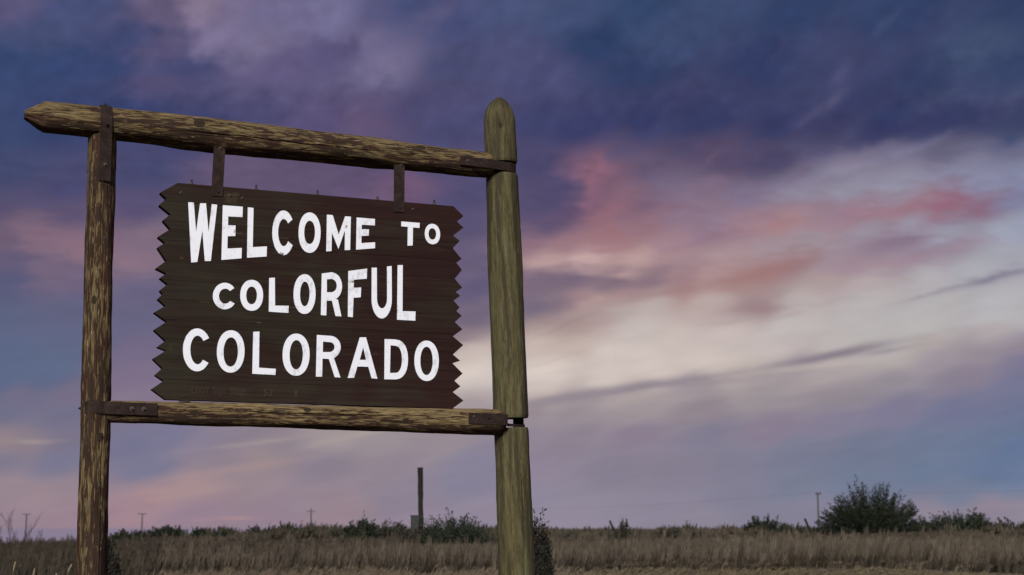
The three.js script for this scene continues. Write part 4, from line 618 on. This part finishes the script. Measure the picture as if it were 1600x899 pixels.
// ---------------------------------------------------------------- posts, box and poles in the field
const greyWood = new THREE.MeshPhysicalMaterial({ specularIntensity: 0.22, map: dataTexture(128, 512, (u, v, c) => { const a = n2(u * 20, v * 3), b = n2(u * 60, v * 14); const k = 0.85 + 0.3 * a + 0.2 * b; c[0] = enc(0.024 * k); c[1] = enc(0.024 * k); c[2] = enc(0.0195 * k); }), roughness: 0.95 });
{
  const top = sight(656.3, 731, 80), foot = sight(658.8, 812, 80), base = heightAt(foot.x, foot.z), t = thing('timber_post', foot.x, base, foot.z);
  part('shaft', logGeometry([0, -0.3, 0], [top.x - foot.x, top.y - base, 0], () => 0.138, { across: new THREE.Vector3(0, 0, 1), steps: 40, rounds: 20, lumps: 0.02, seed: 9 }), greyWood, t);
  tag(t, 'lone dark timber post with a flat top standing in the field', 'post');
  const b = sight(647.8, 816, 79), bb = heightAt(b.x, b.z), hh = sight(648, 805.5, 79).y - bb, box = thing('utility_box', b.x, bb, b.z, 0.25);
  const grey = new THREE.MeshStandardMaterial({ color: new THREE.Color().setRGB(0.036, 0.042, 0.037), roughness: 0.9 });
  const body = new THREE.BoxGeometry(0.38, hh - 0.05, 0.3); body.translate(0, (hh - 0.05) / 2, 0); part('cabinet', body, grey, box);
  const lid = new THREE.BoxGeometry(0.43, 0.05, 0.35); lid.translate(0, hh - 0.025, 0); part('lid', lid, grey, box);
  const door = new THREE.BoxGeometry(0.32, hh * 0.45, 0.012); door.translate(0, hh * 0.68, 0.155); part('door', door, grey, box);
  tag(box, 'small grey-green utility box at the foot of the lone timber post', 'utility box');
}
function leaningStake(label, a, b, dist, r) {
  const foot = sight(...b, dist), top = sight(...a, dist), base = heightAt(foot.x, foot.z), t = thing('leaning_stake', foot.x, base, foot.z), k = (top.x - foot.x) / (top.y - foot.y);
  const s = part('shaft', logGeometry([-(foot.y - base + 0.2) * k, -0.2, 0], [top.x - foot.x, top.y - base, 0.05], () => r, { across: new THREE.Vector3(0, 0, 1), steps: 20, rounds: 14, lumps: 0.008, seed: 12 }), greyWood, t);
  const wire = new THREE.TorusGeometry(r * 1.12, 0.006, 6, 16); wire.rotateX(Math.PI / 2); const w = part('wire_loop', wire, twigMaterial, t); w.position.set((top.x - foot.x) * 0.8, (top.y - base) - 0.15, 0.04);
  tag(t, label, 'stake');
}
leaningStake('old wooden stake leaning over the tall grass near the sawn post', [952.5, 814], [960.5, 831], 82, 0.055);
leaningStake('short leaning stake in the grass close to the biggest bush', [1257.5, 811], [1262.5, 822], 86, 0.06);

const poleGrey = new THREE.MeshStandardMaterial({ color: new THREE.Color().setRGB(0.075, 0.072, 0.07), roughness: 0.9 });
const glassy = new THREE.MeshStandardMaterial({ color: new THREE.Color().setRGB(0.12, 0.16, 0.16), roughness: 0.3 });
function utilityPole(label, px, top, armPx, armDrop, dist, turn, extra = 0) {
  const p = sight(px, top, dist), base = heightAt(p.x, p.z), h = p.y - base, w = armPx / 2272 * dist, drop = armDrop / 2272 * dist, t = thing('utility_pole', p.x, base, p.z, turn);
  const shaft = new THREE.CylinderGeometry(0.13, 0.19, h, 14); shaft.translate(0, h / 2, 0); part('shaft', shaft, poleGrey, t);
  const arm = new THREE.BoxGeometry(w, 0.16 + extra, 0.14); arm.translate(0, h - drop - 0.09, 0.19); const a = part('crossarm', arm, poleGrey, t);
  const ins = new THREE.LatheGeometry([[0, 0], [0.045, 0], [0.07, 0.05], [0.04, 0.09], [0.06, 0.14], [0, 0.18]].map(([x, y]) => new THREE.Vector2(x, y)), 10);
  for (const s of [-0.46, -0.2, 0.2, 0.46]) { const i = part('insulator', ins, glassy, a); i.position.set(s * w, h - drop - 0.01 + extra / 2, 0.19); }
  tag(t, label, 'utility pole', 'utility poles crossing the plain');
  return { t, h: h - drop + 0.15, w };
}
utilityPole('T-shaped utility pole beside the leafless sapling', 41, 803.5, 12, 0, 330, 0.1);
utilityPole('T-shaped utility pole between the peeling post and the round-topped shrub', 222, 803, 13, 0, 330, 0.1);
utilityPole('cross-shaped utility pole rising from the shrubs under the board', 486, 795, 13, 4, 330, 0.1);
utilityPole('faint tiny pole top just above the ridge under the board', 343.5, 823, 9, 1, 520, 0.1);
utilityPole('faint tiny pole top just above the grass between weed clump and compact bush', 1073.5, 813.5, 8, 1, 560, 0.1);
const poles = [
  utilityPole('utility pole with a short thick crossarm against the biggest bush', 1278, 771, 11, 0, 260, 0.5, 0.12),
  utilityPole('utility pole carrying the two wires on, hidden behind the sawn post', 806, 796, 8, 0, 345, 0.5),
  utilityPole('utility pole carrying the two wires on, outside the view', 1890, 754, 12, 0, 235, 0.5),
];
const wireMaterial = new THREE.MeshStandardMaterial({ color: new THREE.Color().setRGB(0.08, 0.08, 0.085), roughness: 0.6 });
[[1, 0], [0, 2]].forEach(([i, j], n) => {
  for (const s of [-1, 1]) {
    const end = (k) => new THREE.Vector3(s * 0.46 * poles[k].w, poles[k].h, 0.19).applyAxisAngle(new THREE.Vector3(0, 1, 0), poles[k].t.rotation.y).add(poles[k].t.position);
    const a = end(i), b = end(j), P = []; for (let k = 0; k <= 16; k++) { const t = k / 16, p = a.clone().lerp(b, t); p.y -= 4 * t * (1 - t) * 0.7; P.push(p); }
    const m = new THREE.Mesh(new THREE.TubeGeometry(new THREE.CatmullRomCurve3(P), 40, 0.005, 5), wireMaterial); m.name = numbered('power_wire'); m.castShadow = true; scene.add(m);
    tag(m, (s < 0 ? 'farther' : 'nearer') + ' thin wire from the pole by the biggest bush ' + (n ? 'over the bushes' : 'towards the sawn post'), 'power wire');
  }
});

// ---------------------------------------------------------------- a few tall grass plumes in front of the field
const straw = new THREE.MeshStandardMaterial({ color: new THREE.Color().setRGB(0.25, 0.2, 0.12), roughness: 0.9, side: THREE.DoubleSide });
const strawDark = new THREE.MeshStandardMaterial({ color: new THREE.Color().setRGB(0.16, 0.13, 0.07), roughness: 0.9, side: THREE.DoubleSide });
function plume(label, tip, foot, dist, seed) {
  const a = sight(...tip, dist), b = sight(...foot, dist), x0 = b.x - (a.x - b.x) * 1.2, base = heightAt(x0, b.z), t = thing('grass_plume', x0, base, b.z), rnd = mulberry(seed);
  const B = new THREE.Vector3(b.x - x0, b.y - base, 0), A = new THREE.Vector3(a.x - x0, a.y - base, 0), P = []; for (let i = 0; i <= 8; i++) { const k = i / 8; P.push(new THREE.Vector3(B.x * k * k, B.y * k, 0)); }
  part('stalk', tube(P, 0.004, 0.0028, 6), strawDark, t);
  const geos = [tube([B, B.clone().lerp(A, 0.5), A], 0.003, 0.001, 5)];
  for (let k = 0; k < 90; k++) { const f = rnd(), c = B.clone().lerp(A, f), w = 0.006 * Math.sin(Math.PI * (0.12 + 0.83 * f)), an = rnd() * 6.28, s = new THREE.SphereGeometry(1, 5, 4); s.scale(0.0024, 0.011, 0.0024); s.rotateZ(-0.35 * Math.cos(an) - 0.2); s.translate(c.x + Math.cos(an) * w, c.y, c.z + Math.sin(an) * w); s.deleteAttribute('uv'); geos.push(s); }
  geos[0].deleteAttribute('uv');
  part('seed_head', mergeGeometries(geos.map((g) => { const q = g.index ? g.toNonIndexed() : g; return q; })), straw, t);
  const leaf = tube([new THREE.Vector3(0, 0, 0), new THREE.Vector3(B.x * 0.2 + 0.05, B.y * 0.35, 0.02), new THREE.Vector3(B.x * 0.3 + 0.16, B.y * 0.55, 0.04)], 0.006, 0.001, 4); part('blade', leaf, strawDark, t);
  tag(t, label, 'grass plume', 'grass plumes beside the peeling post');
}
plume('upright pale grass plume farthest from the peeling post', [23.5, 879], [20, 893], 15.5, 501);
plume('pale grass plume standing between two others in a row beside the peeling post', [53.5, 890], [50.5, 903], 15, 502);
plume('leaning pale grass plume closest to the peeling post', [111.5, 883], [106, 894], 14.5, 503);
plume('lowest grass plume with only its tip showing near the peeling post', [87.5, 897], [85, 908], 14.8, 504);

renderer.render(scene, camera);
